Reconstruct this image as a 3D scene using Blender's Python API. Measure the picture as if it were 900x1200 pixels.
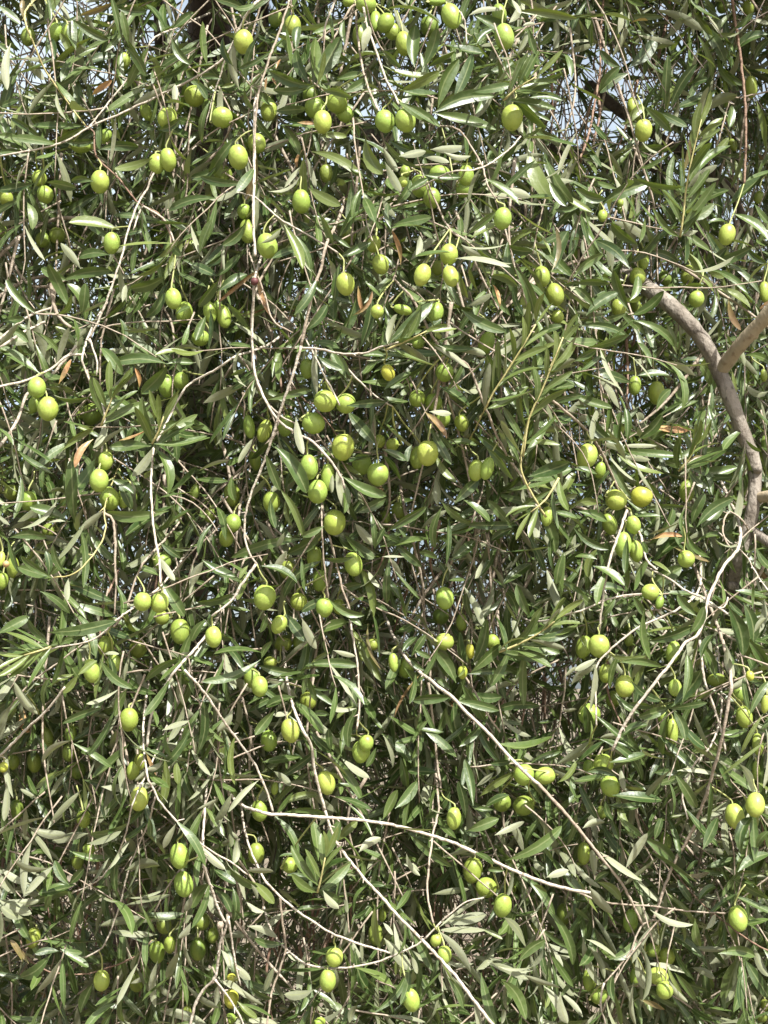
import bpy, math, random, re
import numpy as np
from mathutils import Matrix, Vector, Euler

random.seed(11)
rng = np.random.default_rng(11)
S = bpy.context.scene
COL = S.collection
for o in list(bpy.data.objects):
    bpy.data.objects.remove(o)

# ------------------------------------------------------------------ camera, sky, sun, exposure
PITCH = math.radians(7.0)
FPX = 600.0 / math.tan(math.radians(20.0))          # focal length in photo pixels (900 x 1200)
CAM = np.array([0.0, 0.0, 1.7])
RIGHT = np.array([1.0, 0.0, 0.0])
FWD = np.array([0.0, math.cos(PITCH), math.sin(PITCH)])
UPV = np.array([0.0, -math.sin(PITCH), math.cos(PITCH)])
cd = bpy.data.cameras.new("camera")
cd.sensor_fit = 'VERTICAL'
cd.angle = math.radians(40.0)
cd.clip_start = 0.05
cd.clip_end = 2000
cam = bpy.data.objects.new("camera", cd)
COL.objects.link(cam)
cam.location = CAM
cam.rotation_euler = (math.radians(90) + PITCH, 0, 0)
S.camera = cam

SUN_EL = math.radians(50)
SUN_AZ = math.radians(150)                           # measured from +Y towards +X: behind the camera, to its right
SUNV = np.array([math.sin(SUN_AZ) * math.cos(SUN_EL), math.cos(SUN_AZ) * math.cos(SUN_EL), math.sin(SUN_EL)])
w = bpy.data.worlds.new("World")
S.world = w
w.use_nodes = True
nt = w.node_tree
sky = nt.nodes.new('ShaderNodeTexSky')
sky.sky_type = 'NISHITA'
sky.sun_disc = False
sky.sun_elevation = SUN_EL
sky.sun_rotation = SUN_AZ
sky.altitude = 50
sky.dust_density = 5.0
sky.air_density = 0.8
sky.ozone_density = 0.4
bg = nt.nodes['Background']
# a thin bright veil of high cloud whitens the blue
tcw = nt.nodes.new('ShaderNodeTexCoord')
nzw = nt.nodes.new('ShaderNodeTexNoise'); nzw.inputs['Scale'].default_value = 4.0; nzw.inputs['Detail'].default_value = 7
nt.links.new(tcw.outputs['Generated'], nzw.inputs['Vector'])
mrw = nt.nodes.new('ShaderNodeMapRange')
for i_, x_ in enumerate((0.38, 0.62, 0.15, 0.75)):
    mrw.inputs[i_ + 1].default_value = x_
nt.links.new(nzw.outputs[0], mrw.inputs[0])
mxw = nt.nodes.new('ShaderNodeMix'); mxw.data_type = 'RGBA'
nt.links.new(mrw.outputs[0], mxw.inputs[0])
nt.links.new(sky.outputs[0], mxw.inputs[6])
mxw.inputs[7].default_value = (5.2, 5.9, 6.2, 1)
nt.links.new(mxw.outputs[2], bg.inputs[0])
bg.inputs[1].default_value = 0.10
sd = bpy.data.lights.new("sun", 'SUN')
sd.energy = 5.0
sd.angle = math.radians(0.8)
sd.color = (1.0, 0.975, 0.925)
so = bpy.data.objects.new("sun", sd)
COL.objects.link(so)
so.rotation_euler = Vector(-SUNV).to_track_quat('-Z', 'Y').to_euler()
so.location = (2, -3, 6)
S.view_settings.view_transform = 'Standard'
S.view_settings.look = 'None'
S.view_settings.gamma = 1
S.view_settings.use_curve_mapping = False
S.view_settings.exposure = 1.15
S.render.engine = 'CYCLES'
S.cycles.max_bounces = 6
S.cycles.diffuse_bounces = 2
S.cycles.glossy_bounces = 2
S.cycles.transmission_bounces = 3


def at(px, py, d):
    """point that shows at photo pixel px, py when it stands d metres in front of the camera"""
    return CAM + FWD * d + RIGHT * ((px - 450.0) / FPX * d) + UPV * ((600.0 - py) / FPX * d)


def front(px, py):
    """distance of the sunlit face of the weeping crown"""
    d = 1.25
    d += 0.16 / (1 + math.exp(-(px - 720) / 40.0)) / (1 + math.exp((py - 640) / 60.0))
    d += 0.07 / (1 + math.exp((py - 170) / 50.0))
    d += 0.05 * math.sin(px / 130.0 + 0.7) * math.sin(py / 170.0)
    return d


# ------------------------------------------------------------------ materials
def new_mat(name):
    m = bpy.data.materials.new(name)
    m.use_nodes = True
    return m, m.node_tree, m.node_tree.nodes['Principled BSDF']


def node(t, kind, **kw):
    n = t.nodes.new(kind)
    for k, v in kw.items():
        setattr(n, k, v)
    return n


def mix(t, a, b, fac, blend='MIX'):
    n = t.nodes.new('ShaderNodeMix')
    n.data_type = 'RGBA'
    n.blend_type = blend
    for sock, val in ((n.inputs[0], fac), (n.inputs[6], a), (n.inputs[7], b)):
        if hasattr(val, 'is_output'):
            t.links.new(val, sock)
        elif isinstance(val, tuple):
            sock.default_value = (*val, 1)
        else:
            sock.default_value = val
    return n.outputs[2]


def maprange(t, v, a, b, c=0.0, d=1.0):
    n = t.nodes.new('ShaderNodeMapRange')
    t.links.new(v, n.inputs[0])
    for i, x in enumerate((a, b, c, d)):
        n.inputs[i + 1].default_value = x
    return n.outputs[0]


def leaf_material():
    m, t, p = new_mat("olive_leaf")
    at_ = node(t, 'ShaderNodeAttribute', attribute_name='leaf_look')
    sep = node(t, 'ShaderNodeSeparateColor')
    t.links.new(at_.outputs['Color'], sep.inputs[0])
    young, dry, tone = sep.outputs[0], sep.outputs[1], sep.outputs[2]
    uv = node(t, 'ShaderNodeUVMap')
    sx = node(t, 'ShaderNodeSeparateXYZ')
    t.links.new(uv.outputs[0], sx.inputs[0])
    geo = node(t, 'ShaderNodeNewGeometry')
    tc = node(t, 'ShaderNodeTexCoord')
    nz = node(t, 'ShaderNodeTexNoise')
    nz.inputs['Scale'].default_value = 160
    nz.inputs['Detail'].default_value = 3
    t.links.new(tc.outputs['Object'], nz.inputs['Vector'])
    top = mix(t, (0.027, 0.056, 0.011), (0.084, 0.132, 0.032), tone)
    top = mix(t, top, (0.118, 0.155, 0.068), maprange(t, nz.outputs[0], 0.48, 0.75, 0, 0.5))
    top = mix(t, top, (0.17, 0.205, 0.05), young)
    mid = node(t, 'ShaderNodeMath', operation='SUBTRACT')
    t.links.new(sx.outputs[1], mid.inputs[0]); mid.inputs[1].default_value = 0.5
    ab = node(t, 'ShaderNodeMath', operation='ABSOLUTE')
    t.links.new(mid.outputs[0], ab.inputs[0])
    rib = maprange(t, ab.outputs[0], 0.03, 0.075, 0.75, 0)
    top = mix(t, top, (0.20, 0.235, 0.10), rib)
    edge = maprange(t, ab.outputs[0], 0.44, 0.5, 0, 0.45)
    top = mix(t, top, (0.17, 0.19, 0.08), edge)
    und = mix(t, (0.14, 0.155, 0.082), (0.29, 0.305, 0.20), tone)
    und = mix(t, und, (0.24, 0.26, 0.10), maprange(t, ab.outputs[0], 0.03, 0.08, 0.5, 0))
    col = mix(t, top, und, geo.outputs['Backfacing'])
    dryc = mix(t, (0.20, 0.135, 0.07), (0.46, 0.25, 0.11), tone)
    dryc = mix(t, dryc, (0.13, 0.08, 0.04), maprange(t, nz.outputs[0], 0.5, 0.62, 0, 0.8))
    dryc = mix(t, dryc, (0.34, 0.30, 0.10), maprange(t, sx.outputs[0], 0.55, 0.1, 0, 0.55))
    col = mix(t, col, dryc, dry)
    t.links.new(col, p.inputs['Base Color'])
    rg = maprange(t, geo.outputs['Backfacing'], 0, 1, 0.40, 0.62)
    t.links.new(rg, p.inputs['Roughness'])
    p.inputs['Specular IOR Level'].default_value = 0.55
    bp = node(t, 'ShaderNodeBump')
    bp.inputs['Strength'].default_value = 0.25
    bp.inputs['Distance'].default_value = 0.002
    t.links.new(nz.outputs[0], bp.inputs['Height'])
    t.links.new(bp.outputs[0], p.inputs['Normal'])
    tr = node(t, 'ShaderNodeBsdfTranslucent')
    trc = mix(t, (0.15, 0.21, 0.025), (0.30, 0.36, 0.05), young)
    trc = mix(t, trc, (0.4, 0.2, 0.06), dry)
    t.links.new(trc, tr.inputs[0])
    ms = node(t, 'ShaderNodeMixShader')
    ms.inputs[0].default_value = 0.18
    t.links.new(p.outputs[0], ms.inputs[1]); t.links.new(tr.outputs[0], ms.inputs[2])
    t.links.new(ms.outputs[0], t.nodes['Material Output'].inputs[0])
    return m


def bark_material(name, c0, c1, c2, scale, bump, stretch=(1, 1, 1)):
    m, t, p = new_mat(name)
    tc = node(t, 'ShaderNodeTexCoord')
    mp = node(t, 'ShaderNodeMapping')
    mp.inputs['Scale'].default_value = stretch
    t.links.new(tc.outputs['Object'], mp.inputs[0])
    n1 = node(t, 'ShaderNodeTexNoise'); n1.inputs['Scale'].default_value = scale; n1.inputs['Detail'].default_value = 6
    n2 = node(t, 'ShaderNodeTexNoise'); n2.inputs['Scale'].default_value = scale * 5; n2.inputs['Detail'].default_value = 4
    for n in (n1, n2):
        t.links.new(mp.outputs[0], n.inputs['Vector'])
    c = mix(t, c0, c1, maprange(t, n1.outputs[0], 0.35, 0.65))
    c = mix(t, c, c2, maprange(t, n2.outputs[0], 0.55, 0.7, 0, 0.8))
    t.links.new(c, p.inputs['Base Color'])
    p.inputs['Roughness'].default_value = 0.75
    p.inputs['Specular IOR Level'].default_value = 0.3
    b = node(t, 'ShaderNodeBump'); b.inputs['Strength'].default_value = bump; b.inputs['Distance'].default_value = 0.003
    t.links.new(n2.outputs[0], b.inputs['Height']); t.links.new(b.outputs[0], p.inputs['Normal'])
    return m


def olive_material():
    m, t, p = new_mat("olive_skin")
    oi = node(t, 'ShaderNodeObjectInfo')
    tc = node(t, 'ShaderNodeTexCoord')
    vadd = node(t, 'ShaderNodeVectorMath', operation='ADD')
    t.links.new(tc.outputs['Object'], vadd.inputs[0]); t.links.new(oi.outputs['Location'], vadd.inputs[1])
    n1 = node(t, 'ShaderNodeTexNoise'); n1.inputs['Scale'].default_value = 1.3; n1.inputs['Detail'].default_value = 3
    mp = node(t, 'ShaderNodeMapping'); mp.inputs['Scale'].default_value = (1.6, 1.6, 0.55)
    vm = node(t, 'ShaderNodeVectorMath', operation='MULTIPLY_ADD')
    t.links.new(oi.outputs['Location'], vm.inputs[0]); vm.inputs[1].default_value = (37, 41, 29)
    t.links.new(tc.outputs['Object'], vm.inputs[2])
    t.links.new(vm.outputs[0], mp.inputs[0])
    t.links.new(mp.outputs[0], n1.inputs['Vector'])
    v = node(t, 'ShaderNodeTexVoronoi'); v.inputs['Scale'].default_value = 8
    t.links.new(vm.outputs[0], v.inputs['Vector'])
    n3 = node(t, 'ShaderNodeTexNoise'); n3.inputs['Scale'].default_value = 6; n3.inputs['Detail'].default_value = 4
    t.links.new(vm.outputs[0], n3.inputs['Vector'])
    c = mix(t, oi.outputs['Color'], (0.80, 0.86, 0.75), maprange(t, n1.outputs[0], 0.35, 0.7, 0.0, 0.9), 'MULTIPLY')
    c = mix(t, c, (0.40, 0.44, 0.07), maprange(t, n1.outputs[0], 0.52, 0.72, 0, 0.28))
    c = mix(t, c, (0.44, 0.50, 0.19), maprange(t, v.outputs['Distance'], 0.03, 0.085, 0.4, 0))
    c = mix(t, c, (0.13, 0.17, 0.03), maprange(t, n3.outputs[0], 0.62, 0.74, 0, 0.5))
    t.links.new(c, p.inputs['Base Color'])
    p.inputs['Roughness'].default_value = 0.42
    p.inputs['Specular IOR Level'].default_value = 0.4
    p.inputs['Subsurface Weight'].default_value = 0.12
    p.inputs['Subsurface Scale'].default_value = 0.004
    p.inputs['Subsurface Radius'].default_value = (0.6, 1.0, 0.2)
    b = node(t, 'ShaderNodeBump'); b.inputs['Strength'].default_value = 0.08; b.inputs['Distance'].default_value = 0.05
    t.links.new(n3.outputs[0], b.inputs['Height']); t.links.new(b.outputs[0], p.inputs['Normal'])
    return m


def plain(name, c, r=0.6):
    m, t, p = new_mat(name)
    tc = node(t, 'ShaderNodeTexCoord')
    n1 = node(t, 'ShaderNodeTexNoise'); n1.inputs['Scale'].default_value = 140
    t.links.new(tc.outputs['Object'], n1.inputs['Vector'])
    cc = mix(t, tuple(x * 0.75 for x in c), tuple(min(1, x * 1.2) for x in c), n1.outputs[0])
    t.links.new(cc, p.inputs['Base Color'])
    p.inputs['Roughness'].default_value = r
    return m


M_LEAF = leaf_material()
M_OLIVE = olive_material()
M_BARK = {
    'p': bark_material("pale_twig_bark", (0.37, 0.32, 0.255), (0.53, 0.475, 0.395), (0.21, 0.155, 0.11), 60, 0.5),
    'g': bark_material("grey_twig_bark", (0.27, 0.215, 0.16), (0.38, 0.32, 0.25), (0.16, 0.12, 0.09), 50, 0.5),
    'r': bark_material("reddish_twig_bark", (0.19, 0.115, 0.08), (0.28, 0.19, 0.135), (0.10, 0.06, 0.045), 50, 0.5),
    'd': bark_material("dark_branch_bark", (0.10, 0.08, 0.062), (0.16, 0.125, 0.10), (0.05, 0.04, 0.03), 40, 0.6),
    'y': bark_material("young_shoot_bark", (0.36, 0.32, 0.13), (0.46, 0.42, 0.2), (0.28, 0.22, 0.1), 60, 0.2),
    'L': bark_material("limb_bark", (0.125, 0.103, 0.08), (0.265, 0.235, 0.195), (0.055, 0.043, 0.034), 45, 1.0, (1, 1, 0.6)),
    'T': bark_material("tan_limb_bark", (0.27, 0.215, 0.14), (0.33, 0.275, 0.19), (0.17, 0.12, 0.075), 34, 0.5, (1, 1, 0.5)),
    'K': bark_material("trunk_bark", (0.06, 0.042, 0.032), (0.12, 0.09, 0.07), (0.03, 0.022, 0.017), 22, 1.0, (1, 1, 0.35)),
}
M_STALK = plain("olive_stalk", (0.34, 0.36, 0.13))
M_BUD = plain("brown_bud", (0.42, 0.27, 0.12))
M_GALL = plain("red_gall", (0.10, 0.03, 0.03))


# ------------------------------------------------------------------ mesh builders
def mesh_obj(name, verts, faces, mat, parent=None, smooth=True):
    me = bpy.data.meshes.new(name)
    me.from_pydata([tuple(v) for v in verts] if not isinstance(verts, np.ndarray) else verts.tolist(), [], faces)
    me.materials.append(mat)
    if smooth:
        me.polygons.foreach_set('use_smooth', [True] * len(me.polygons))
    me.update()
    o = bpy.data.objects.new(name, me)
    COL.objects.link(o)
    if parent:
        o.parent = parent
    return o


def tag(o, label=None, cat=None, group=None, kind=None):
    for k, v in (('label', label), ('category', cat), ('group', group), ('kind', kind)):
        if v:
            o[k] = v


def spline(pts, step):
    """Catmull-Rom through the points, resampled about every `step` metres"""
    pts = np.asarray(pts, float)
    if len(pts) == 2:
        n = max(2, int(np.linalg.norm(pts[1] - pts[0]) / step))
        return np.array([pts[0] + (pts[1] - pts[0]) * i / n for i in range(n + 1)])
    P = np.vstack([2 * pts[0] - pts[1], pts, 2 * pts[-1] - pts[-2]])
    out = []
    for i in range(1, len(P) - 2):
        n = max(2, int(np.linalg.norm(P[i + 1] - P[i]) / step))
        for k in range(n):
            t = k / n
            out.append(0.5 * ((2 * P[i]) + (-P[i - 1] + P[i + 1]) * t + (2 * P[i - 1] - 5 * P[i] + 4 * P[i + 1] - P[i + 2]) * t * t
                              + (-P[i - 1] + 3 * P[i] - 3 * P[i + 1] + P[i + 2]) * t ** 3))
    out.append(pts[-1])
    return np.array(out)


class Tubes:
    def __init__(self):
        self.v, self.f, self.n = [], [], 0

    def add(self, path, r0, r1, sides=6, lump=0.0, nodes=0.0):
        path = np.asarray(path, float)
        n = len(path)
        tan = np.gradient(path, axis=0)
        tan /= np.linalg.norm(tan, axis=1)[:, None] + 1e-12
        ref = np.array([0.31, -0.9, 0.3])
        a = np.cross(tan, ref); a /= np.linalg.norm(a, axis=1)[:, None] + 1e-9
        b = np.cross(tan, a)
        r = np.linspace(r0, r1, n)
        if lump:
            r = r * (1 + lump * rng.normal(size=n))
        if nodes:
            k = rng.integers(0, 4)
            r[k::6] *= 1 + nodes
        ang = np.arange(sides) * 2 * math.pi / sides
        ring = path[:, None, :] + r[:, None, None] * (np.cos(ang)[None, :, None] * a[:, None, :] + np.sin(ang)[None, :, None] * b[:, None, :])
        if lump and sides > 8:
            ring = ring + (ring - path[:, None, :]) * (0.5 * lump * rng.normal(size=(n, sides, 1)))
        self.v.append(ring.reshape(-1, 3))
        o = self.n
        for i in range(n - 1):
            for k in range(sides):
                k2 = (k + 1) % sides
                self.f.append((o + i * sides + k, o + i * sides + k2, o + (i + 1) * sides + k2, o + (i + 1) * sides + k))
        self.f.append(tuple(o + k for k in range(sides))[::-1])
        self.f.append(tuple(o + (n - 1) * sides + k for k in range(sides)))
        self.n += n * sides

    def build(self, name, mat, parent=None):
        return mesh_obj(name, np.vstack(self.v), self.f, mat, parent)


T_ST = np.array([0.0, 0.06, 0.16, 0.32, 0.5, 0.68, 0.84, 0.94, 1.0])
W_ST = np.array([0.09, 0.13, 0.46, 0.82, 1.0, 1.0, 0.80, 0.45, 0.04])
U_ST = np.array([-1.0, -0.5, 0.0, 0.5, 1.0])


class Leaves:
    """one leaf per row: base, axis, normal, length, width, bend, look (young, dry, tone)"""
    def __init__(self):
        self.rows = []

    def add(self, base, axis, nrm, L, W, bend, look):
        self.rows.append((*base, *axis, *nrm, L, W, bend, *look))

    def arrays(self):
        return np.array(self.rows, float).reshape(-1, 15)

    def build(self, name, parent=None, fine=True, R=None):
        R = self.arrays() if R is None else R
        n = len(R)
        if n == 0:
            return None
        T, Wp = (T_ST, W_ST) if fine else (T_ST[[0, 2, 3, 4, 5, 6, 8]], W_ST[[0, 2, 3, 4, 5, 6, 8]])
        U = U_ST if fine else U_ST[[0, 2, 4]]
        base, ax, nr = R[:, 0:3], R[:, 3:6], R[:, 6:9]
        L, W, bend = R[:, 9], R[:, 10], R[:, 11]
        side = np.cross(nr, ax)
        seed = R[:, 14]
        twist = (seed * 7.31 % 1.0 - 0.5) * 1.8
        fold = 0.10 + 0.5 * (seed * 3.77 % 1.0)
        sway = (seed * 5.13 % 1.0 - 0.5) * 0.22
        t = T[None, :]
        ang = bend[:, None] * t
        # circular arc of total angle `bend`
        bs = np.where(np.abs(bend) < 1e-3, 1e-3, bend)[:, None]
        xa = np.sin(bs * t) / bs
        za = (1 - np.cos(bs * t)) / bs
        mid = base[:, None, :] + L[:, None, None] * (xa[..., None] * ax[:, None, :] - za[..., None] * nr[:, None, :]
                                                     + (sway[:, None] * np.sin(math.pi * t))[..., None] * side[:, None, :])
        nloc = np.cos(ang)[..., None] * nr[:, None, :] + np.sin(ang)[..., None] * ax[:, None, :]
        tw = twist[:, None] * t
        s2 = np.cos(tw)[..., None] * side[:, None, :] + np.sin(tw)[..., None] * nloc
        n2 = -np.sin(tw)[..., None] * side[:, None, :] + np.cos(tw)[..., None] * nloc
        hw = 0.5 * W[:, None] * Wp[None, :]
        V = (mid[:, :, None, :] + (hw[:, :, None] * U[None, None, :])[..., None] * s2[:, :, None, :]
             + ((fold[:, None] * hw)[:, :, None] * (np.abs(U) ** 1.3)[None, None, :])[..., None] * n2[:, :, None, :])
        nt_, nu = len(T), len(U)
        V = V.reshape(-1, 3)
        q = []
        for i in range(nt_ - 1):
            for k in range(nu - 1):
                q.append((i * nu + k, (i + 1) * nu + k, (i + 1) * nu + k + 1, i * nu + k + 1))
        q = np.array(q)
        F = (q[None] + (np.arange(n) * nt_ * nu)[:, None, None]).reshape(-1, 4)
        me = bpy.data.meshes.new(name)
        me.vertices.add(len(V)); me.vertices.foreach_set('co', V.ravel())
        me.loops.add(F.size); me.loops.foreach_set('vertex_index', F.ravel().astype(np.int32))
        me.polygons.add(len(F))
        me.polygons.foreach_set('loop_start', np.arange(0, F.size, 4, dtype=np.int32))
        me.polygons.foreach_set('loop_total', np.full(len(F), 4, np.int32))
        me.update(calc_edges=True)
        me.polygons.foreach_set('use_smooth', [True] * len(F))
        uvv = np.stack([np.repeat(T, nu), np.tile((U + 1) / 2, nt_)], 1)
        uv = np.tile(uvv, (n, 1))[F.ravel()]
        me.uv_layers.new(name='UVMap').data.foreach_set('uv', uv.ravel())
        ca = me.color_attributes.new('leaf_look', 'FLOAT_COLOR', 'POINT')
        c = np.ones((n, nt_ * nu, 4)); c[:, :, :3] = R[:, None, 12:15]
        ca.data.foreach_set('color', c.ravel())
        me.materials.append(M_LEAF)
        me.update()
        o = bpy.data.objects.new(name, me)
        COL.objects.link(o)
        if parent:
            o.parent = parent
        return o


def unit(v):
    return v / (np.linalg.norm(v) + 1e-12)


def perp(v, a):
    return unit(v - a * np.dot(v, a))


# ------------------------------------------------------------------ the ground under the tree
gv, gf = [], []
NG = 60
for i in range(NG + 1):
    for k in range(NG + 1):
        u, v = i / NG * 2 - 1, k / NG * 2 - 1
        x, y = 600 * math.copysign(abs(u) ** 3, u), 600 * math.copysign(abs(v) ** 3, v)
        gv.append((x, y, 0.06 * math.sin(x * 0.7) * math.cos(y * 0.6)))
for i in range(NG):
    for k in range(NG):
        a = i * (NG + 1) + k
        gf.append((a, a + NG + 1, a + NG + 2, a + 1))
ground = mesh_obj("ground", gv, gf, bark_material("dry_soil", (0.13, 0.10, 0.07), (0.20, 0.16, 0.11), (0.075, 0.085, 0.035), 3, 0.6))
tag(ground, kind='structure')


# ------------------------------------------------------------------ the tree: trunk, limbs, branches
tree = bpy.data.objects.new("olive_tree", None)
COL.objects.link(tree)
tree.location = (-0.42, 2.35, 0.0)
bpy.context.view_layer.update()
tag(tree, "weeping olive tree with narrow silvery leaves, pale hanging twigs and a thick grey limb", "tree")


def under_tree(o, parent=None):
    """parent without moving: meshes are written in world space"""
    p = parent or tree
    o.parent = p
    o.matrix_parent_inverse = Matrix.Translation(-tree.location) if p is tree else Matrix.Identity(4)
    return o


def put(px, py, d):
    return at(px, py, d)


# trunk, from the ground up behind the crown, forking into the dark stems at the top of the photo
t = Tubes()
base = np.array([-0.42, 2.35, 0.0])
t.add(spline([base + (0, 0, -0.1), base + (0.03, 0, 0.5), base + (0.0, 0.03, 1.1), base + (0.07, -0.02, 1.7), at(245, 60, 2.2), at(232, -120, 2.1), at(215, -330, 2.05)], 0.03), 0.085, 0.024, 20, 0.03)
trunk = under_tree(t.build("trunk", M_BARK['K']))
tag(trunk, "dark brown trunk in the shade")
LIMBS = [
    # name, bark, label, start radius px, end radius px, points (px, py, depth)
    ("limb", 'L', "thick grey limb bending down in view", 11.5, 7,
     [(300, 90, 2.12), (440, 160, 1.98), (560, 225, 1.82), (660, 280, 1.64), (730, 320, 1.47), (772, 347, 1.39), (800, 371, 1.365), (823, 398, 1.36), (841, 432, 1.36), (857, 470, 1.35), (871, 508, 1.35), (884, 545, 1.35), (883, 590, 1.34), (876, 622, 1.34), (868, 648, 1.34), (861, 676, 1.35), (856, 702, 1.37)]),
    ("limb", 'T', "smooth tan side branch forking off the grey limb", 8, 11,
     [(843, 437, 1.36), (862, 411, 1.34), (885, 385, 1.32), (915, 352, 1.30), (960, 300, 1.28), (1030, 190, 1.34), (1120, 20, 1.45), (1180, -200, 1.6)]),
    ("limb", 'T', "short tan stub forking off the grey limb", 7, 6,
     [(880, 583, 1.35), (900, 582, 1.33), (940, 575, 1.30), (1000, 540, 1.32), (1110, 470, 1.45)]),
    ("limb", 'L', "lower grey fork of the limb", 6, 6,
     [(876, 618, 1.345), (890, 628, 1.33), (912, 640, 1.31), (970, 650, 1.29)]),
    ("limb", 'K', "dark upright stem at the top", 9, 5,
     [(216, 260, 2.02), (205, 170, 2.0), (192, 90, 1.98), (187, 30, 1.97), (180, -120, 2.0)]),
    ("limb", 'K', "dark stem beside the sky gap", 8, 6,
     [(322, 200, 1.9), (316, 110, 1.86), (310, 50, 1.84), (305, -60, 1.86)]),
    ("limb", 'd', "dark bare branch crossing the gap", 8, 5,
     [(600, 150, 1.82), (650, 172, 1.78), (700, 190, 1.72), (760, 192, 1.68), (800, 235, 1.64), (830, 300, 1.62)]),
    ("limb", 'd', "dark bare branch crossing the gap", 7, 4,
     [(690, 100, 1.75), (720, 125, 1.72), (755, 150, 1.70), (790, 172, 1.66), (835, 203, 1.62), (862, 232, 1.6), (880, 290, 1.6)]),
]
for nm, bk, lab, ra, rb, pts in LIMBS:
    d0, d1 = pts[0][2], pts[-1][2]
    t = Tubes()
    sp = spline([put(*q) for q in pts], 0.006)
    t.add(sp, ra / FPX * d0, rb / FPX * d1, 18, 0.045)
    for k in range(8, len(sp) - 4, 17):               # knots and healed twig scars on the bark
        if random.random() < 0.75:
            ax = unit(sp[k + 1] - sp[k])
            out = perp(rng.normal(size=3) + np.array([0, -0.8, 0]), ax)
            rr = (ra + (rb - ra) * k / len(sp)) / FPX * d0
            q0, q1 = sp[k] + out * rr * 0.5, sp[k] + out * rr * random.uniform(1.12, 1.3) + ax * rr * 0.2
            t.add([q0, (q0 + q1) / 2, q1], rr * 0.62, rr * 0.3, 9, 0.08)
    o = under_tree(t.build(nm, M_BARK[bk]))
    tag(o, lab)

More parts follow.
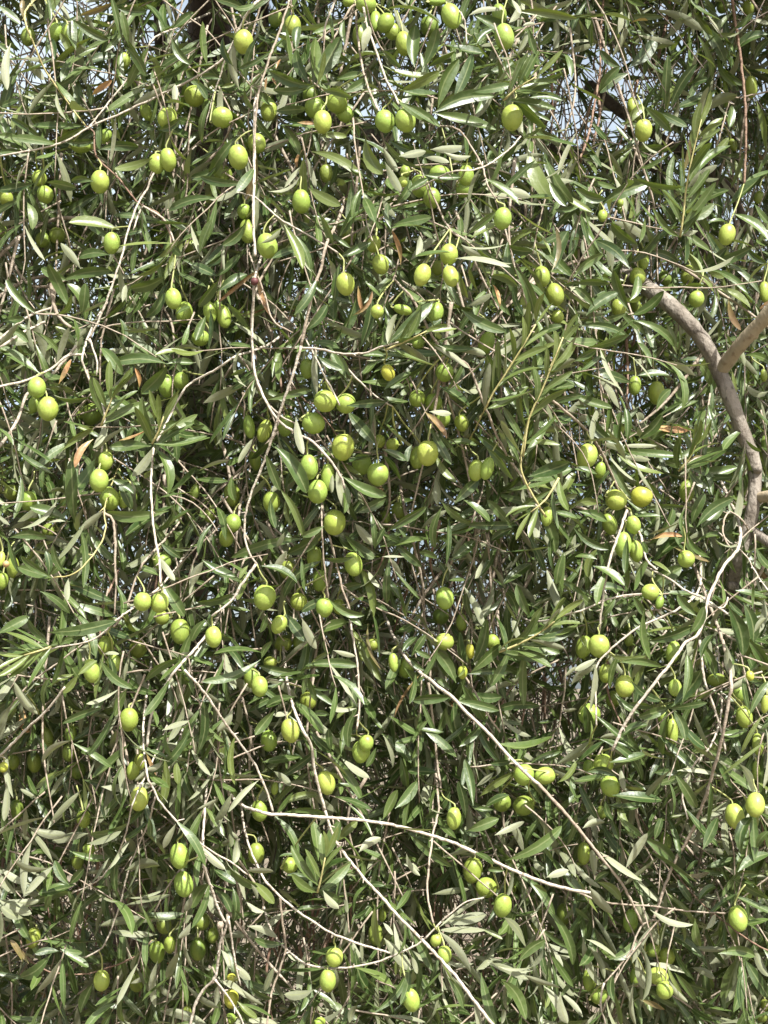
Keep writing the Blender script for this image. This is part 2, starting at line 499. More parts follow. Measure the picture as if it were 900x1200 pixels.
# every branch that can be followed in the photo: bark, half width at start and end (px), depth offset, points
BR = """
p 3 1.6 -.02 300 3 280 35 265 65 240 84 215 98 165 122 133 137 108 147 70 168 0 183
y 1.8 1.6 -.02 30 28 38 48 45 65 54 84 65 100 84 126 100 147
p 2.2 1.6 .0 180 45 171 64 158 82 137 108 110 142 104 148
p 1.8 1.2 .0 265 65 258 90 250 112 246 128 240 150
g 4 4 .10 -40 345 0 300 30 273 65 257 105 256
g 4 3 .12 -30 360 0 347 27 330 57 323 87 315
g 3 2.5 .10 0 280 30 330 60 335 100 318 118 316
r 1.6 1.6 .0 100 148 110 155 113 183 140 210 162 238 185 250 200 275 206 295
p 2 2 -.01 183 200 172 222 162 238 150 270 143 300 133 330 120 365 105 397
g 2.2 1.6 .01 134 338 126 368 119 400 117 430 118 462
p 1.8 1.6 -.01 105 397 114 425 113 440
p 2.4 2 -.02 97 415 98 428 106 448 114 466 122 482 122 505 119 530
p 2 1.5 .0 167 240 160 258 156 270
p 2 1.5 .0 168 242 190 255 200 272 206 290
p 2.2 2.6 -.02 -40 462 0 453 33 445 60 432 80 417 97 416
p 3 3 .0 -40 570 0 523 20 493 33 460 60 440 90 405
p 3 2.4 .0 -40 430 0 397 33 371 60 361
p 3 2.4 .0 -40 420 0 406 23 392 53 377
g 4 3 .02 60 332 64 360 72 375 83 384
g 2.2 2 -.02 342 -10 328 35 315 70 303 110 299 150 297 190
p 3 2.6 -.02 299 120 298 200 297 260 299 300
p 2.6 2.4 -.025 299 325 296 370 296 410 301 445 322 488 345 506 367 518 385 538 398 556 404 572
g 3.2 3 -.01 383 285 376 315 366 345 358 380 353 405
p 2.6 2 -.025 353 405 343 440 332 470 322 502 310 540 293 582 287 610 288 635 294 652 301 661
p 2.2 1.6 -.02 353 408 375 409 398 414 425 414 450 405 470 400
p 1.8 1.6 -.02 368 415 380 440 392 462 398 475
p 1.8 1.4 -.02 394 414 410 435 430 455 445 468 460 476
r 1.6 1.4 .03 370 480 388 500 400 520
p 2 1.6 -.01 301 448 312 470 330 488 350 498
g 1.8 1.6 .0 297 310 310 345 320 375 343 390
g 2.6 2.2 .0 483 350 513 403 547 427 560 455 580 505 594 534
p 2.6 1.8 .0 594 534 612 560 622 582 638 605
y 2 1.6 -.02 640 606 630 590 616 565 610 545 613 520 620 490 634 460 645 430 655 405
y 1.8 1.2 -.01 568 480 578 460 593 437 610 410 625 385
g 2.6 2.4 -.01 640 463 660 480 690 507 708 536 722 568 735 600
p 2.6 2 -.02 735 598 728 618 718 645 712 668 708 690 704 720 702 742
p 2.2 2 -.01 736 600 750 625 757 655 770 668
p 3.4 2.8 -.03 866 640 858 652 845 668 838 684 830 700 825 726 816 746 804 752 788 775 770 797 752 820 733 847 717 880
p 2.6 1.8 -.03 797 712 775 723 752 733 735 745 713 763 702 776 697 790 698 815 699 850
p 2.4 2 .0 787 680 800 690 827 703 853 720
p 2 1.8 -.02 672 718 692 711 710 703 730 698 752 696
p 2 1.6 -.01 825 700 832 710 848 712 853 700
p 2.4 2.2 .0 820 750 822 772 825 795 832 815 841 842 848 867 850 880
g 3.4 3 -.01 857 795 854 820 850 845 846 865 838 895 828 930 815 965 805 985 788 1015 772 1060 766 1076
g 1.8 1.6 .01 770 1078 755 1082 745 1098 741 1112 725 1133 708 1152
p 2 1.4 -.01 708 1152 705 1165 704 1180 709 1198 712 1215
p 2 1.8 -.01 836 868 812 898 800 930 806 960
p 3 3.2 -.03 508 800 530 817 548 836 575 862 597 887 617 907 635 923
g 3.2 2.4 -.03 632 920 648 937 667 958 700 999 727 1033 738 1052 752 1082
p 2.6 3.2 -.03 308 952 340 955 383 958 430 962 470 969 500 978 530 987 565 1003 600 1019 640 1035 672 1043 692 1046
g 1.8 1.4 -.01 672 1043 700 1055 730 1060 765 1062 810 1068 850 1070
r 1.6 1.6 .0 855 1085 875 1100 905 1116 940 1120
p 2.6 2.8 -.02 352 850 364 872 368 900 374 925 381 950
p 2.6 3.2 -.03 381 950 390 978 403 1000 430 1033 448 1052 467 1074 500 1107 533 1143 555 1172 577 1200 600 1225
p 2.4 2 -.02 307 1025 320 1042 333 1055 350 1069 367 1080 388 1093 410 1102 435 1110 457 1117
p 2.2 1.8 -.02 350 1125 363 1131 380 1134 400 1135 425 1131 443 1127 465 1118 483 1110 500 1098 517 1080
p 1.6 1.2 -.02 517 1080 533 1066 548 1056 567 1052
g 2.2 2 -.01 328 1050 330 1070 333 1095 335 1113 328 1135 318 1165 312 1205
g 2.4 2 -.01 513 930 514 950 507 980 502 1020 501 1050 508 1082
g 2.4 2.2 .0 502 800 508 850 513 900 517 928
p 2.6 1.6 -.04 172 905 180 925 190 943 207 962 222 977 247 997 270 1010 290 1025
p 1.8 1.4 -.01 158 935 153 952 147 978 133 1010 113 1033 84 1047
p 1.8 1.6 -.01 182 935 176 958 167 980 150 1022 142 1055 133 1083 120 1110 100 1122
r 1.6 1.4 -.01 50 1135 93 1142 130 1133 160 1120 178 1102
p 2 2.6 -.04 238 1002 244 1030 258 1070 266 1082
p 2.6 2.8 -.04 268 1074 264 1090 258 1107 255 1130 251 1147 238 1160 228 1180 222 1205
p 2 1.6 -.04 268 1078 272 1105 277 1135 282 1155
p 2 1.6 -.04 252 1148 265 1165 278 1185 288 1205
p 2.8 2 -.02 -40 915 0 885 33 853 57 830 76 805
g 1.6 1.6 .0 10 832 33 803 67 777 90 760 103 748
p 2.6 1.6 -.01 142 722 125 738 110 749 90 755 70 758 58 761
g 2.2 2 .0 172 655 160 675 152 700 143 722 133 735
y 1.6 1.4 -.01 122 598 124 615 119 635 105 655 87 672 63 677
p 2.8 2 -.02 275 418 255 432 240 440 222 450 210 466 198 490 184 517
p 2.2 2.2 -.03 180 525 177 560 178 598 182 630 187 660 188 685
g 2.4 2 .0 120 600 133 612 135 660 136 690 134 720
g 2.6 2 .06 280 600 275 660 268 700 275 750 280 800 292 850 298 885
p 2.6 2 -.02 300 661 280 690 275 700 262 712 248 722
p 2.4 2.6 -.02 212 778 196 800 184 820 176 845 172 875
p 2.2 2.2 -.02 216 785 240 812 262 845 282 872 302 902 315 935 320 952
g 1.6 1.6 -.01 377 610 379 650 382 680 385 702
g 2 2 -.01 385 625 392 650 400 685 410 715
p 2.6 1.8 -.03 411 733 415 755 420 790 421 830 418 855
g 3 2.2 .02 483 630 490 660 496 690 497 725 502 760 505 800
g 1.6 1.6 .0 557 600 545 630 535 645 528 662
g 1.6 1.4 .02 570 630 574 660 578 690 578 720
g 2.2 2 .0 560 817 570 835 586 858
p 2.4 1.6 -.03 395 -20 393 0 383 25 378 48
g 2.8 2 -.02 412 8 400 30 388 50
p 2.6 2 -.03 425 5 430 30 438 52 446 76 455 98 463 112 467 122
g 2.2 2 -.01 417 15 420 50 426 85 435 112 442 128
p 2 1.6 -.02 540 15 545 30 547 52
g 1.8 1.8 .0 500 213 510 235 520 257 530 272 538 278
g 1.8 1.8 .0 533 150 548 165 565 195 572 218 585 238
p 1.6 1.6 -.02 527 202 550 200 570 194 585 184 600 172 610 160
p 1.8 1.6 -.02 300 232 318 248 333 260 355 272 372 282 397 297
r 2 2 .05 708 -20 707 0 704 40 703 83 697 120 690 157 680 185
r 3 3 .12 786 -10 783 12 773 60 764 82
r 3 2.2 -.01 857 -20 858 0 863 35 868 70 873 118 874 170 872 215
g 4.5 4 .12 560 400 600 347 620 335 643 323 665 310 693 300
p 1.6 1.4 .0 873 650 882 665 895 685 910 705
g 1.8 1.8 .0 870 610 855 600 848 612 848 628 858 645
g 1.6 1.6 .02 840 170 855 118 865 115 900 107
p 1.4 1.2 -.01 848 108 851 118 860 122
"""


def nums(s):
    return [float(x) for x in s.split()]


BRANCHES = []                                        # object, projected points, depth
for line in BR.strip().splitlines():
    bk, ra, rb, dz, *xy = line.split()
    xy = [float(v) for v in xy]
    ra, rb, dz = float(ra), float(rb), float(dz)
    pp = list(zip(xy[0::2], xy[1::2]))
    ph = random.uniform(0, 6.3)
    dd = [front(x, y) + dz + 0.014 * math.sin(y / 60.0 + ph) for x, y in pp]
    ctrl = [put(x, y, d) for (x, y), d in zip(pp, dd)]
    # where the wood sinks among the leaves it runs on, out of sight, into the crown
    near0 = min([9e9] + [float(np.min(np.hypot(b[1][:, 0] - pp[0][0], b[1][:, 1] - pp[0][1]))) for b in BRANCHES])
    if near0 > 9 and 0 < pp[0][0] < 900 and 0 < pp[0][1] < 1200:
        ctrl.insert(0, ctrl[0] + unit(ctrl[0] - ctrl[1]) * 0.035 + FWD * 0.06)
        ctrl.insert(0, ctrl[0] + unit(ctrl[0] - ctrl[2]) * 0.05 + FWD * 0.09 + np.array([0, 0, 0.03]))
    path = spline(ctrl, 0.004)
    path[1:-1] += rng.normal(scale=0.0002, size=(len(path) - 2, 3))
    t = Tubes()
    dm = sum(dd) / len(dd)
    t.add(path, 0.64 * ra / FPX * dm, 0.60 * rb / FPX * dm, 7, 0.04, 0.12)
    # side spurs: short broken leaf stalks and buds left along the bare wood
    for k in range(3, len(path) - 3, 4):
        if random.random() < 0.42:
            ax = unit(path[k + 1] - path[k])
            out = perp(rng.normal(size=3), ax)
            tip = path[k] + (out * 0.8 + ax * 0.5) * random.uniform(0.003, 0.0075)
            t.add([path[k], (path[k] + tip) / 2, tip], 0.0007, 0.0004, 4)
    o = under_tree(t.build("branch", M_BARK[bk]))
    BRANCHES.append((o, np.array(pp), float(np.mean(dd)), path))


# ------------------------------------------------------------------ leaves that can be told apart in the photo
# per tile of the photo (origin): base x, base y, tip x, tip y, width in quarter pixels, kind
# t dark upper face, y young yellow green, u khaki underside, w silvery underside in the sun, o orange dry, b brown dry
TILES = {
(0, 0): """120 95 108 5 34 b;345 95 500 180 45 t;570 180 525 0 35 t;600 200 570 60 40 t;240 345 420 185 45 y;255 270 230 180 40 t;330 260 285 160 35 y;355 225 345 100 50 t;545 265 400 300 45 t;575 240 575 400 40 t;600 230 680 350 40 t;610 370 655 470 50 t;810 180 885 295 40 t;815 130 900 60 40 t;50 220 35 410 35 w;120 290 200 370 60 u;390 600 205 690 45 y;380 590 165 590 45 t;310 510 150 560 50 t;130 715 0 540 45 t;125 705 0 640 50 t;130 715 0 715 30 t;210 670 60 560 35 t;165 710 110 610 35 u;465 580 470 695 40 t;540 560 520 745 25 w;700 745 545 790 45 y;430 850 340 850 35 t;480 700 640 690 50 t;730 600 655 570 35 t;745 610 710 520 35 t;750 605 840 560 40 t;770 620 860 645 35 t;715 590 715 655 30 y;150 860 0 890 40 t;230 855 350 880 35 t;160 890 250 760 25 y;310 660 430 660 40 t;410 400 430 490 40 t;560 40 680 55 45 t;690 30 770 130 40 t;380 70 520 15 35 b;440 440 520 380 45 o;0 30 90 110 40 t;0 500 80 470 70 t;815 480 820 400 30 w""",
(225, 0): """70 290 50 110 45 t;190 300 150 180 45 t;220 405 195 220 50 w;255 370 295 195 45 t;145 580 135 420 35 w;140 410 195 395 45 y;130 370 50 360 45 t;80 490 50 660 35 t;120 500 250 600 40 t;20 390 70 460 40 t;210 650 90 820 50 t;110 780 0 830 60 t;240 855 50 830 40 t;465 300 440 130 45 t;490 230 500 130 50 t;530 290 545 170 40 t;545 380 490 240 50 t;565 390 555 250 35 u;590 390 620 250 30 y;585 370 690 185 75 t;600 385 580 190 60 t;545 395 370 335 45 t;395 340 285 340 40 t;555 400 390 420 40 t;620 430 745 455 40 t;690 370 800 350 45 t;720 430 820 370 60 t;280 410 385 490 45 t;400 520 530 510 40 t;600 640 720 640 30 y;500 575 570 580 30 o;525 745 530 945 50 y;580 720 790 830 50 y;730 760 790 810 30 t;560 890 690 960 50 y;370 890 500 825 25 w;800 240 830 130 45 w;820 650 890 810 50 y;395 320 415 280 45 o;345 420 350 365 40 o;395 400 375 365 40 o;300 745 260 925 55 b;430 600 500 720 50 t;520 20 580 110 50 t;110 0 240 40 40 t;150 40 220 65 30 w""",
(450, 0): """20 55 250 110 40 t;410 70 545 45 30 u;430 75 580 135 50 t;280 210 455 245 45 t;145 300 145 130 55 t;190 300 245 140 50 t;215 310 325 240 50 t;260 490 345 290 65 t;330 460 410 260 55 t;360 460 445 385 50 b;250 525 500 455 65 t;255 535 510 605 65 t;100 490 255 590 45 t;90 420 240 440 45 t;15 310 260 350 40 y;90 420 250 340 50 y;0 240 75 310 40 t;40 660 230 715 45 t;230 700 375 685 55 u;80 730 190 710 40 u;290 715 400 730 35 w;200 740 300 760 35 w;200 820 350 830 40 t;400 950 450 800 35 u;620 460 825 350 55 t;615 450 720 250 45 t;480 340 600 285 55 t;540 370 670 275 50 t;430 430 590 400 45 t;620 480 755 590 60 t;650 640 745 590 45 y;650 630 640 560 45 w;640 55 890 85 45 y;735 100 850 60 50 t;655 120 705 110 60 w;630 240 660 150 35 u;680 140 710 250 40 t;590 100 640 30 45 w;600 0 640 60 40 w;685 720 775 920 60 y;770 760 880 940 50 t;780 860 850 960 60 t;560 900 680 920 50 u;730 210 800 150 50 t;440 210 540 190 40 b;440 200 505 140 35 t;60 950 120 850 50 t;120 890 200 840 45 t;10 770 75 890 40 u;0 700 60 800 40 u;690 460 830 470 40 t""",
(675, 0): """205 310 115 240 40 t;260 305 370 190 60 t;240 350 120 430 40 t;120 420 200 320 55 t;420 500 430 270 50 t;450 500 560 310 45 t;470 505 645 430 55 t;575 530 745 450 60 u;430 480 475 395 35 y;400 530 515 590 45 t;330 510 440 610 50 t;230 580 310 500 40 y;300 705 430 700 45 t;520 330 520 140 55 t;700 300 605 140 60 t;750 240 890 165 55 t;840 280 900 190 50 t;820 90 900 110 40 w;750 130 830 65 40 t;530 700 570 540 40 y;505 800 530 660 40 b;590 690 685 560 40 y;600 740 710 650 35 y;560 820 715 690 45 t;530 880 655 780 45 u;520 930 640 880 40 u;580 960 710 895 45 t;500 900 490 760 30 t;470 950 460 740 30 t;730 950 865 835 55 t;140 950 330 860 70 t;0 880 130 930 60 t;200 150 215 60 40 b;220 160 330 100 40 b;75 220 75 110 30 t;190 85 400 80 35 t;850 490 890 690 35 y;720 600 730 500 40 t;530 400 620 370 45 t""",
(0, 240): """540 115 335 85 50 y;500 235 375 245 45 t;310 350 510 310 50 t;310 350 200 300 50 t;320 470 230 290 60 t;160 500 35 360 40 t;370 290 290 185 40 u;385 510 400 375 60 t;390 540 320 380 60 t;170 780 0 670 45 t;45 840 0 780 35 u;280 830 330 730 40 o;350 655 265 575 45 y;365 640 345 540 40 t;365 680 385 620 30 u;760 340 620 390 55 t;765 375 740 265 35 t;770 350 850 190 40 y;575 450 590 380 40 w;860 260 900 280 50 t;770 720 600 600 65 t;760 745 550 740 40 t;775 760 670 880 50 t;790 745 900 740 40 t;830 510 890 480 40 t;410 900 260 890 40 t;470 890 600 870 50 t;480 930 620 950 40 t;690 520 770 420 60 t;20 545 110 530 40 t;130 0 150 110 50 t;650 850 635 770 30 o;560 660 560 540 35 t;480 680 570 790 50 t;50 590 130 640 45 t;780 70 880 130 40 t""",
(225, 240): """240 95 150 185 45 t;150 180 150 300 22 u;410 115 295 205 40 y;330 175 410 120 30 u;440 110 515 290 45 y;430 75 465 90 50 w;310 305 130 450 28 o;310 305 370 515 28 o;500 600 455 460 45 t;540 580 630 475 50 t;550 640 560 570 55 t;670 640 765 440 60 t;790 660 840 450 50 t;585 680 585 875 40 w;600 715 700 770 45 t;370 910 550 870 40 t;740 940 900 925 45 t;800 710 900 710 40 t;700 240 830 180 45 t;660 180 610 60 45 t;690 290 670 440 45 t;130 400 250 330 50 t;120 330 220 240 35 t;110 330 0 280 45 t;120 360 35 470 55 t;85 510 80 670 40 t;60 530 20 630 45 t;170 470 260 570 55 t;380 250 480 210 50 t;70 280 140 240 45 t;40 220 90 80 70 t;185 800 250 770 50 t;780 390 800 500 30 o;760 510 840 410 30 o;640 260 660 330 45 b;820 370 880 430 45 t;830 640 820 590 35 u;430 680 510 660 40 t""",
(450, 240): """60 90 215 60 40 t;40 110 175 105 45 t;75 270 40 130 35 o;150 240 165 150 30 w;30 100 20 0 40 t;400 130 515 40 40 t;420 150 535 95 40 y;630 30 780 130 50 y;155 240 300 225 40 t;140 330 250 350 35 t;355 255 580 290 35 w;440 200 590 270 40 t;380 190 560 185 35 w;450 290 630 330 40 y;620 310 700 500 50 t;370 190 450 240 45 w;560 185 690 215 45 t;500 340 620 380 55 t;350 320 390 430 35 y;400 300 440 400 30 y;400 470 500 420 40 u;540 480 510 380 45 o;30 640 215 470 60 t;20 640 60 520 50 u;60 630 200 600 45 t;60 640 170 590 35 t;0 700 260 700 40 t;10 860 120 790 50 t;0 900 110 920 40 t;180 590 265 540 55 t;220 650 390 760 40 w;365 690 470 700 40 u;530 690 600 660 45 u;490 900 490 710 60 t;270 860 400 950 50 t;320 870 370 770 35 t;300 860 360 760 30 t;380 500 560 590 55 t;600 720 680 510 45 t;690 640 740 545 45 y;640 720 820 600 45 t;650 720 800 650 30 y;600 690 660 610 30 u;580 740 580 580 30 t;520 790 590 700 40 t;670 870 660 740 45 t;610 800 780 760 30 t;770 770 840 590 50 t;800 740 900 650 45 y;760 810 890 730 45 u;760 830 900 760 40 t;740 870 890 845 40 t;715 730 720 700 30 t;620 960 570 860 55 t;600 910 690 910 40 t;730 600 830 570 45 t;810 290 860 130 55 t;840 370 900 360 40 t;770 260 700 210 40 t;785 300 805 120 30 b""",
(675, 240): """240 290 100 175 45 t;280 180 170 90 50 t;300 170 320 60 45 t;260 265 385 130 60 t;220 250 240 290 50 b;0 330 120 235 45 t;0 370 150 370 40 t;80 470 0 390 40 t;335 225 470 265 40 t;465 90 375 180 50 t;495 110 620 210 45 t;510 140 510 270 65 t;560 300 700 205 45 t;575 285 810 205 55 t;575 320 670 445 40 y;600 380 505 390 35 t;240 480 180 315 55 t;255 440 290 340 45 t;270 510 405 410 50 t;300 380 435 390 35 y;370 460 470 425 40 t;230 505 45 545 40 t;20 570 230 615 40 t;275 550 450 660 35 t;60 510 190 415 50 t;350 750 290 650 45 t;120 760 185 660 50 t;300 800 430 800 45 t;250 830 100 780 50 t;580 750 630 840 55 t;0 730 90 680 40 t;380 960 440 870 60 t;200 890 230 960 50 t;720 450 770 580 35 o;680 400 810 480 50 y;750 50 890 160 55 t;840 0 900 80 50 t;800 190 890 270 35 t;400 0 460 80 45 t;510 60 640 0 50 t;620 90 710 100 40 t;470 690 430 570 35 y;0 890 160 950 50 t;0 940 50 950 40 t;640 380 710 400 40 u;620 310 690 340 60 y""",
(0, 480): """690 165 615 70 40 t;715 150 695 15 45 t;740 140 835 60 50 t;745 165 900 70 55 t;690 170 520 175 45 t;715 180 625 305 45 w;740 170 820 240 50 t;730 200 780 390 60 t;490 75 440 175 40 w;440 100 370 80 30 y;300 185 430 90 35 y;430 150 355 265 45 o;570 140 690 95 40 o;440 235 320 405 45 t;350 510 335 250 55 t;320 490 300 310 40 t;310 520 150 460 45 t;300 525 230 530 20 w;480 480 380 565 45 w;375 570 390 820 35 t;770 475 515 480 50 t;800 460 600 585 50 t;900 470 800 540 40 t;760 410 900 390 35 t;230 780 105 690 40 t;235 785 90 740 45 t;225 770 215 670 35 t;230 770 300 690 40 t;300 760 250 640 40 t;320 800 315 890 35 w;40 620 90 760 35 t;0 330 75 380 40 t;60 600 210 600 50 t;740 690 815 795 40 w;770 820 860 960 60 t;735 775 660 745 35 t;760 630 840 690 35 t;530 330 620 390 50 t;560 340 615 460 45 t;200 860 320 950 35 t""",
(225, 480): """165 240 40 285 40 u;285 140 220 245 35 w;490 50 520 200 45 w;740 20 850 150 55 t;400 190 530 380 70 t;350 220 410 370 45 t;415 380 520 590 40 t;690 260 840 225 40 t;660 230 785 305 35 y;720 320 900 400 50 t;700 340 710 480 45 t;725 420 775 520 40 t;660 310 655 385 35 w;370 430 390 550 40 t;190 320 200 420 50 t;610 560 455 670 60 t;610 550 520 590 40 t;690 590 770 660 40 t;60 710 195 780 50 t;340 740 485 810 45 t;330 740 360 680 35 y;260 735 225 790 30 y;270 765 215 885 40 y;200 855 35 900 40 t;50 720 0 820 50 u;430 580 400 640 40 u;440 670 390 755 40 w;500 610 200 690 50 t;600 720 440 870 45 t;690 860 790 820 50 t;790 750 850 960 50 y;830 760 900 840 40 w;770 540 845 630 55 w;720 590 850 690 40 t;750 690 640 695 35 t;780 480 900 420 60 t;860 640 900 560 45 t;650 890 800 960 40 t;640 900 520 945 45 t;0 80 55 75 45 t""",
(450, 480): """200 20 290 130 55 o;230 110 310 250 50 t;250 220 335 335 40 y;0 60 130 180 40 t;0 190 100 235 45 t;0 220 75 325 40 t;130 170 110 240 30 t;290 160 430 170 40 t;440 120 600 240 45 t;490 190 600 320 45 t;220 10 310 20 30 w;240 330 250 440 45 u;340 430 440 330 65 t;270 470 240 640 40 t;280 440 395 530 40 t;380 430 490 520 35 t;30 560 190 460 50 t;0 640 200 610 50 t;60 640 170 730 45 t;0 770 80 890 40 t;0 690 90 690 20 w;590 540 490 430 45 t;640 460 460 475 50 w;600 560 510 610 50 t;610 540 400 540 40 t;670 60 800 0 40 t;640 70 620 0 40 t;680 355 820 375 40 y;655 370 665 450 35 w;700 420 710 620 40 t;730 480 800 660 55 t;800 520 890 660 45 t;800 480 900 510 35 t;820 540 800 760 25 t;840 680 810 810 45 t;850 690 830 870 35 t;680 600 750 750 35 t;800 440 855 370 40 t;820 430 900 400 45 y;790 450 900 450 35 y;840 400 890 300 40 y;640 170 820 100 50 t;650 160 815 165 30 y;690 310 860 250 60 t;700 330 870 280 70 t;740 170 790 230 40 t;320 700 420 620 50 t;295 800 260 720 50 t;310 800 375 800 35 t;250 700 170 670 45 t;310 760 300 720 45 w;560 820 680 730 45 t;620 960 575 860 45 t;680 960 625 830 50 t;290 720 300 520 30 t""",
(675, 480): """220 170 370 170 25 w;180 150 60 30 60 t;200 160 210 20 50 t;240 140 230 0 40 t;130 165 225 190 45 u;220 190 500 220 45 t;210 215 400 295 40 y;230 225 340 235 40 u;170 220 255 400 35 t;530 270 740 145 50 t;535 265 745 270 55 t;540 240 700 190 45 t;530 210 505 110 30 t;550 200 590 130 40 t;530 250 600 220 40 b;525 295 570 415 35 t;535 285 615 365 35 t;510 270 420 240 35 t;580 540 730 420 55 t;590 550 680 460 45 t;545 550 470 530 40 t;545 530 600 400 50 t;280 490 525 460 25 t;340 620 450 460 50 t;370 710 525 580 55 t;360 715 440 765 35 y;350 700 275 840 50 t;320 860 485 745 65 t;220 850 75 850 45 t;180 890 130 960 40 t;270 880 320 960 40 t;470 650 620 710 25 b;360 610 490 595 35 o;560 960 480 870 60 t;240 610 230 760 35 t;0 560 145 650 40 t;20 480 140 520 50 t;0 450 100 435 45 y;0 370 40 390 40 y;90 300 0 280 35 t;90 740 220 820 60 t;90 700 0 690 40 t;100 660 60 780 35 y;280 500 390 500 25 t;760 850 890 880 40 t;830 930 830 820 20 t;720 900 780 960 40 t;300 130 400 30 70 t;440 140 460 40 50 t;340 160 430 110 40 t;560 130 650 10 60 t""",
(0, 720): """220 120 120 0 40 t;225 150 40 180 40 t;280 150 60 215 50 y;250 80 530 35 55 t;280 140 250 60 40 t;350 110 380 70 40 t;300 170 365 290 35 t;360 150 375 270 25 t;340 280 260 295 45 y;360 290 300 365 45 y;370 280 450 220 35 y;370 170 420 145 35 u;490 185 555 185 25 w;480 220 610 340 45 t;510 200 525 320 40 t;45 440 0 580 50 u;70 320 170 460 50 u;475 440 305 505 35 t;590 360 540 470 45 t;690 310 830 210 45 t;590 620 440 760 45 t;900 90 855 255 45 t;530 460 420 650 35 t;320 600 205 690 40 u;850 290 860 420 30 u;770 540 880 500 45 u;710 640 630 625 45 t;780 670 705 640 45 t;810 670 785 545 45 t;820 660 900 580 45 t;830 670 900 620 45 t;770 690 755 905 50 y;825 690 835 790 40 y;830 690 895 755 40 t;690 660 730 750 35 o;760 690 690 730 40 u;690 720 635 780 30 w;180 850 130 760 30 t;185 840 250 760 35 t;170 860 100 820 25 u;370 835 250 960 40 u;30 800 20 960 35 u;0 85 130 15 60 t""",
(225, 720): """80 20 185 110 40 t;60 30 0 120 45 t;350 0 320 80 50 t;440 0 530 120 60 t;520 30 580 155 45 w;535 130 500 295 50 t;300 220 60 310 40 t;310 180 115 185 40 t;320 240 480 270 50 t;330 200 370 130 40 t;550 240 770 240 45 t;560 235 640 180 25 y;545 300 580 400 45 t;540 290 520 370 40 t;470 390 355 430 55 t;460 460 385 470 35 u;380 460 300 560 50 t;500 420 610 550 50 t;560 560 650 640 45 t;560 470 640 470 40 t;650 630 640 540 50 t;700 640 710 530 45 t;770 460 735 615 40 t;760 440 650 435 35 u;750 435 680 490 25 y;660 670 790 860 45 t;710 680 825 760 35 w;760 80 880 300 45 y;830 60 885 250 30 b;670 170 760 195 30 w;860 630 820 710 40 t;205 580 200 785 35 y;300 790 175 920 40 w;180 850 110 960 40 u;185 450 125 545 45 w;0 590 100 560 40 t;20 650 50 420 40 t;345 690 500 670 50 t;390 740 460 800 50 u;430 890 580 850 40 y;400 930 470 840 40 t;450 930 640 945 35 t;30 910 110 870 20 w;30 950 85 950 35 y;590 80 720 40 50 t;720 0 790 50 50 t""",
(450, 720): """580 160 720 40 55 t;690 90 840 0 65 t;725 105 890 65 45 t;590 170 760 185 45 t;650 155 815 180 45 t;660 190 655 415 40 t;580 180 500 330 45 t;570 165 520 10 45 t;640 210 615 300 30 t;570 160 505 160 25 w;385 240 355 90 50 t;420 220 480 30 55 t;420 260 540 150 60 t;405 280 595 270 35 t;340 280 290 175 50 t;330 310 250 180 55 t;310 350 240 300 55 t;370 330 465 485 45 t;410 370 545 385 50 t;400 230 390 150 35 y;350 290 380 260 35 y;510 460 720 430 45 t;550 600 780 575 50 t;290 440 250 555 55 t;290 450 320 550 25 t;300 390 140 400 50 t;190 260 130 215 40 t;140 210 220 245 35 t;100 260 185 370 45 t;150 170 215 200 35 t;130 190 190 100 45 t;90 170 150 110 45 t;160 560 30 480 50 t;165 550 200 500 40 t;160 570 130 680 35 t;150 570 60 600 50 t;0 580 40 710 55 u;0 570 120 690 60 t;80 680 105 800 45 t;240 740 120 735 45 t;270 550 170 540 50 t;415 880 380 690 45 t;460 845 605 745 45 y;400 680 410 590 40 t;380 940 350 790 50 t;440 800 510 745 30 w;430 910 505 915 35 t;480 900 580 850 40 t;300 840 190 950 45 t;60 900 150 790 60 t;0 950 60 830 60 t;330 430 370 600 80 t;710 715 820 740 40 t;850 290 900 250 30 w;840 450 900 445 45 w;870 790 900 860 40 t;820 780 900 690 30 y;500 700 590 690 40 t""",
(675, 720): """90 210 0 260 35 w;90 235 10 285 50 w;90 250 70 440 45 w;160 185 315 195 25 y;195 200 160 340 50 t;130 60 135 -30 55 t;270 320 390 400 40 t;220 225 390 240 35 t;190 380 290 460 35 t;240 420 360 430 40 t;350 120 540 60 45 t;320 0 345 200 45 t;540 80 600 -30 70 t;580 140 650 280 40 t;590 200 640 100 40 t;720 -20 780 180 80 t;790 -40 830 120 70 t;710 160 735 290 50 w;810 130 890 240 45 t;840 80 890 20 50 u;800 290 720 350 40 w;785 300 810 440 35 t;820 460 900 320 40 t;870 480 780 640 25 y;690 750 870 610 20 y;430 440 300 480 55 t;440 440 605 415 30 t;430 460 410 650 45 t;460 460 510 580 55 t;510 530 600 620 50 t;460 420 580 270 75 t;500 390 520 200 40 t;380 430 320 540 40 u;490 735 670 755 35 w;680 560 780 550 40 t;770 710 830 830 40 u;890 560 880 800 45 w;40 430 50 550 50 t;100 480 290 640 35 t;65 510 20 640 30 y;120 600 0 700 50 t;0 780 130 765 40 t;60 740 180 755 40 t;20 800 95 950 40 t;170 690 320 655 55 t;130 600 300 770 35 t;210 730 225 820 35 w;230 770 320 820 45 t;190 850 390 870 60 t;150 890 300 890 35 t;140 880 170 960 50 t;230 590 120 580 35 u;220 570 330 520 50 t;470 760 560 900 50 t;300 570 350 600 35 u;710 870 590 960 45 u;370 740 470 740 35 t""",
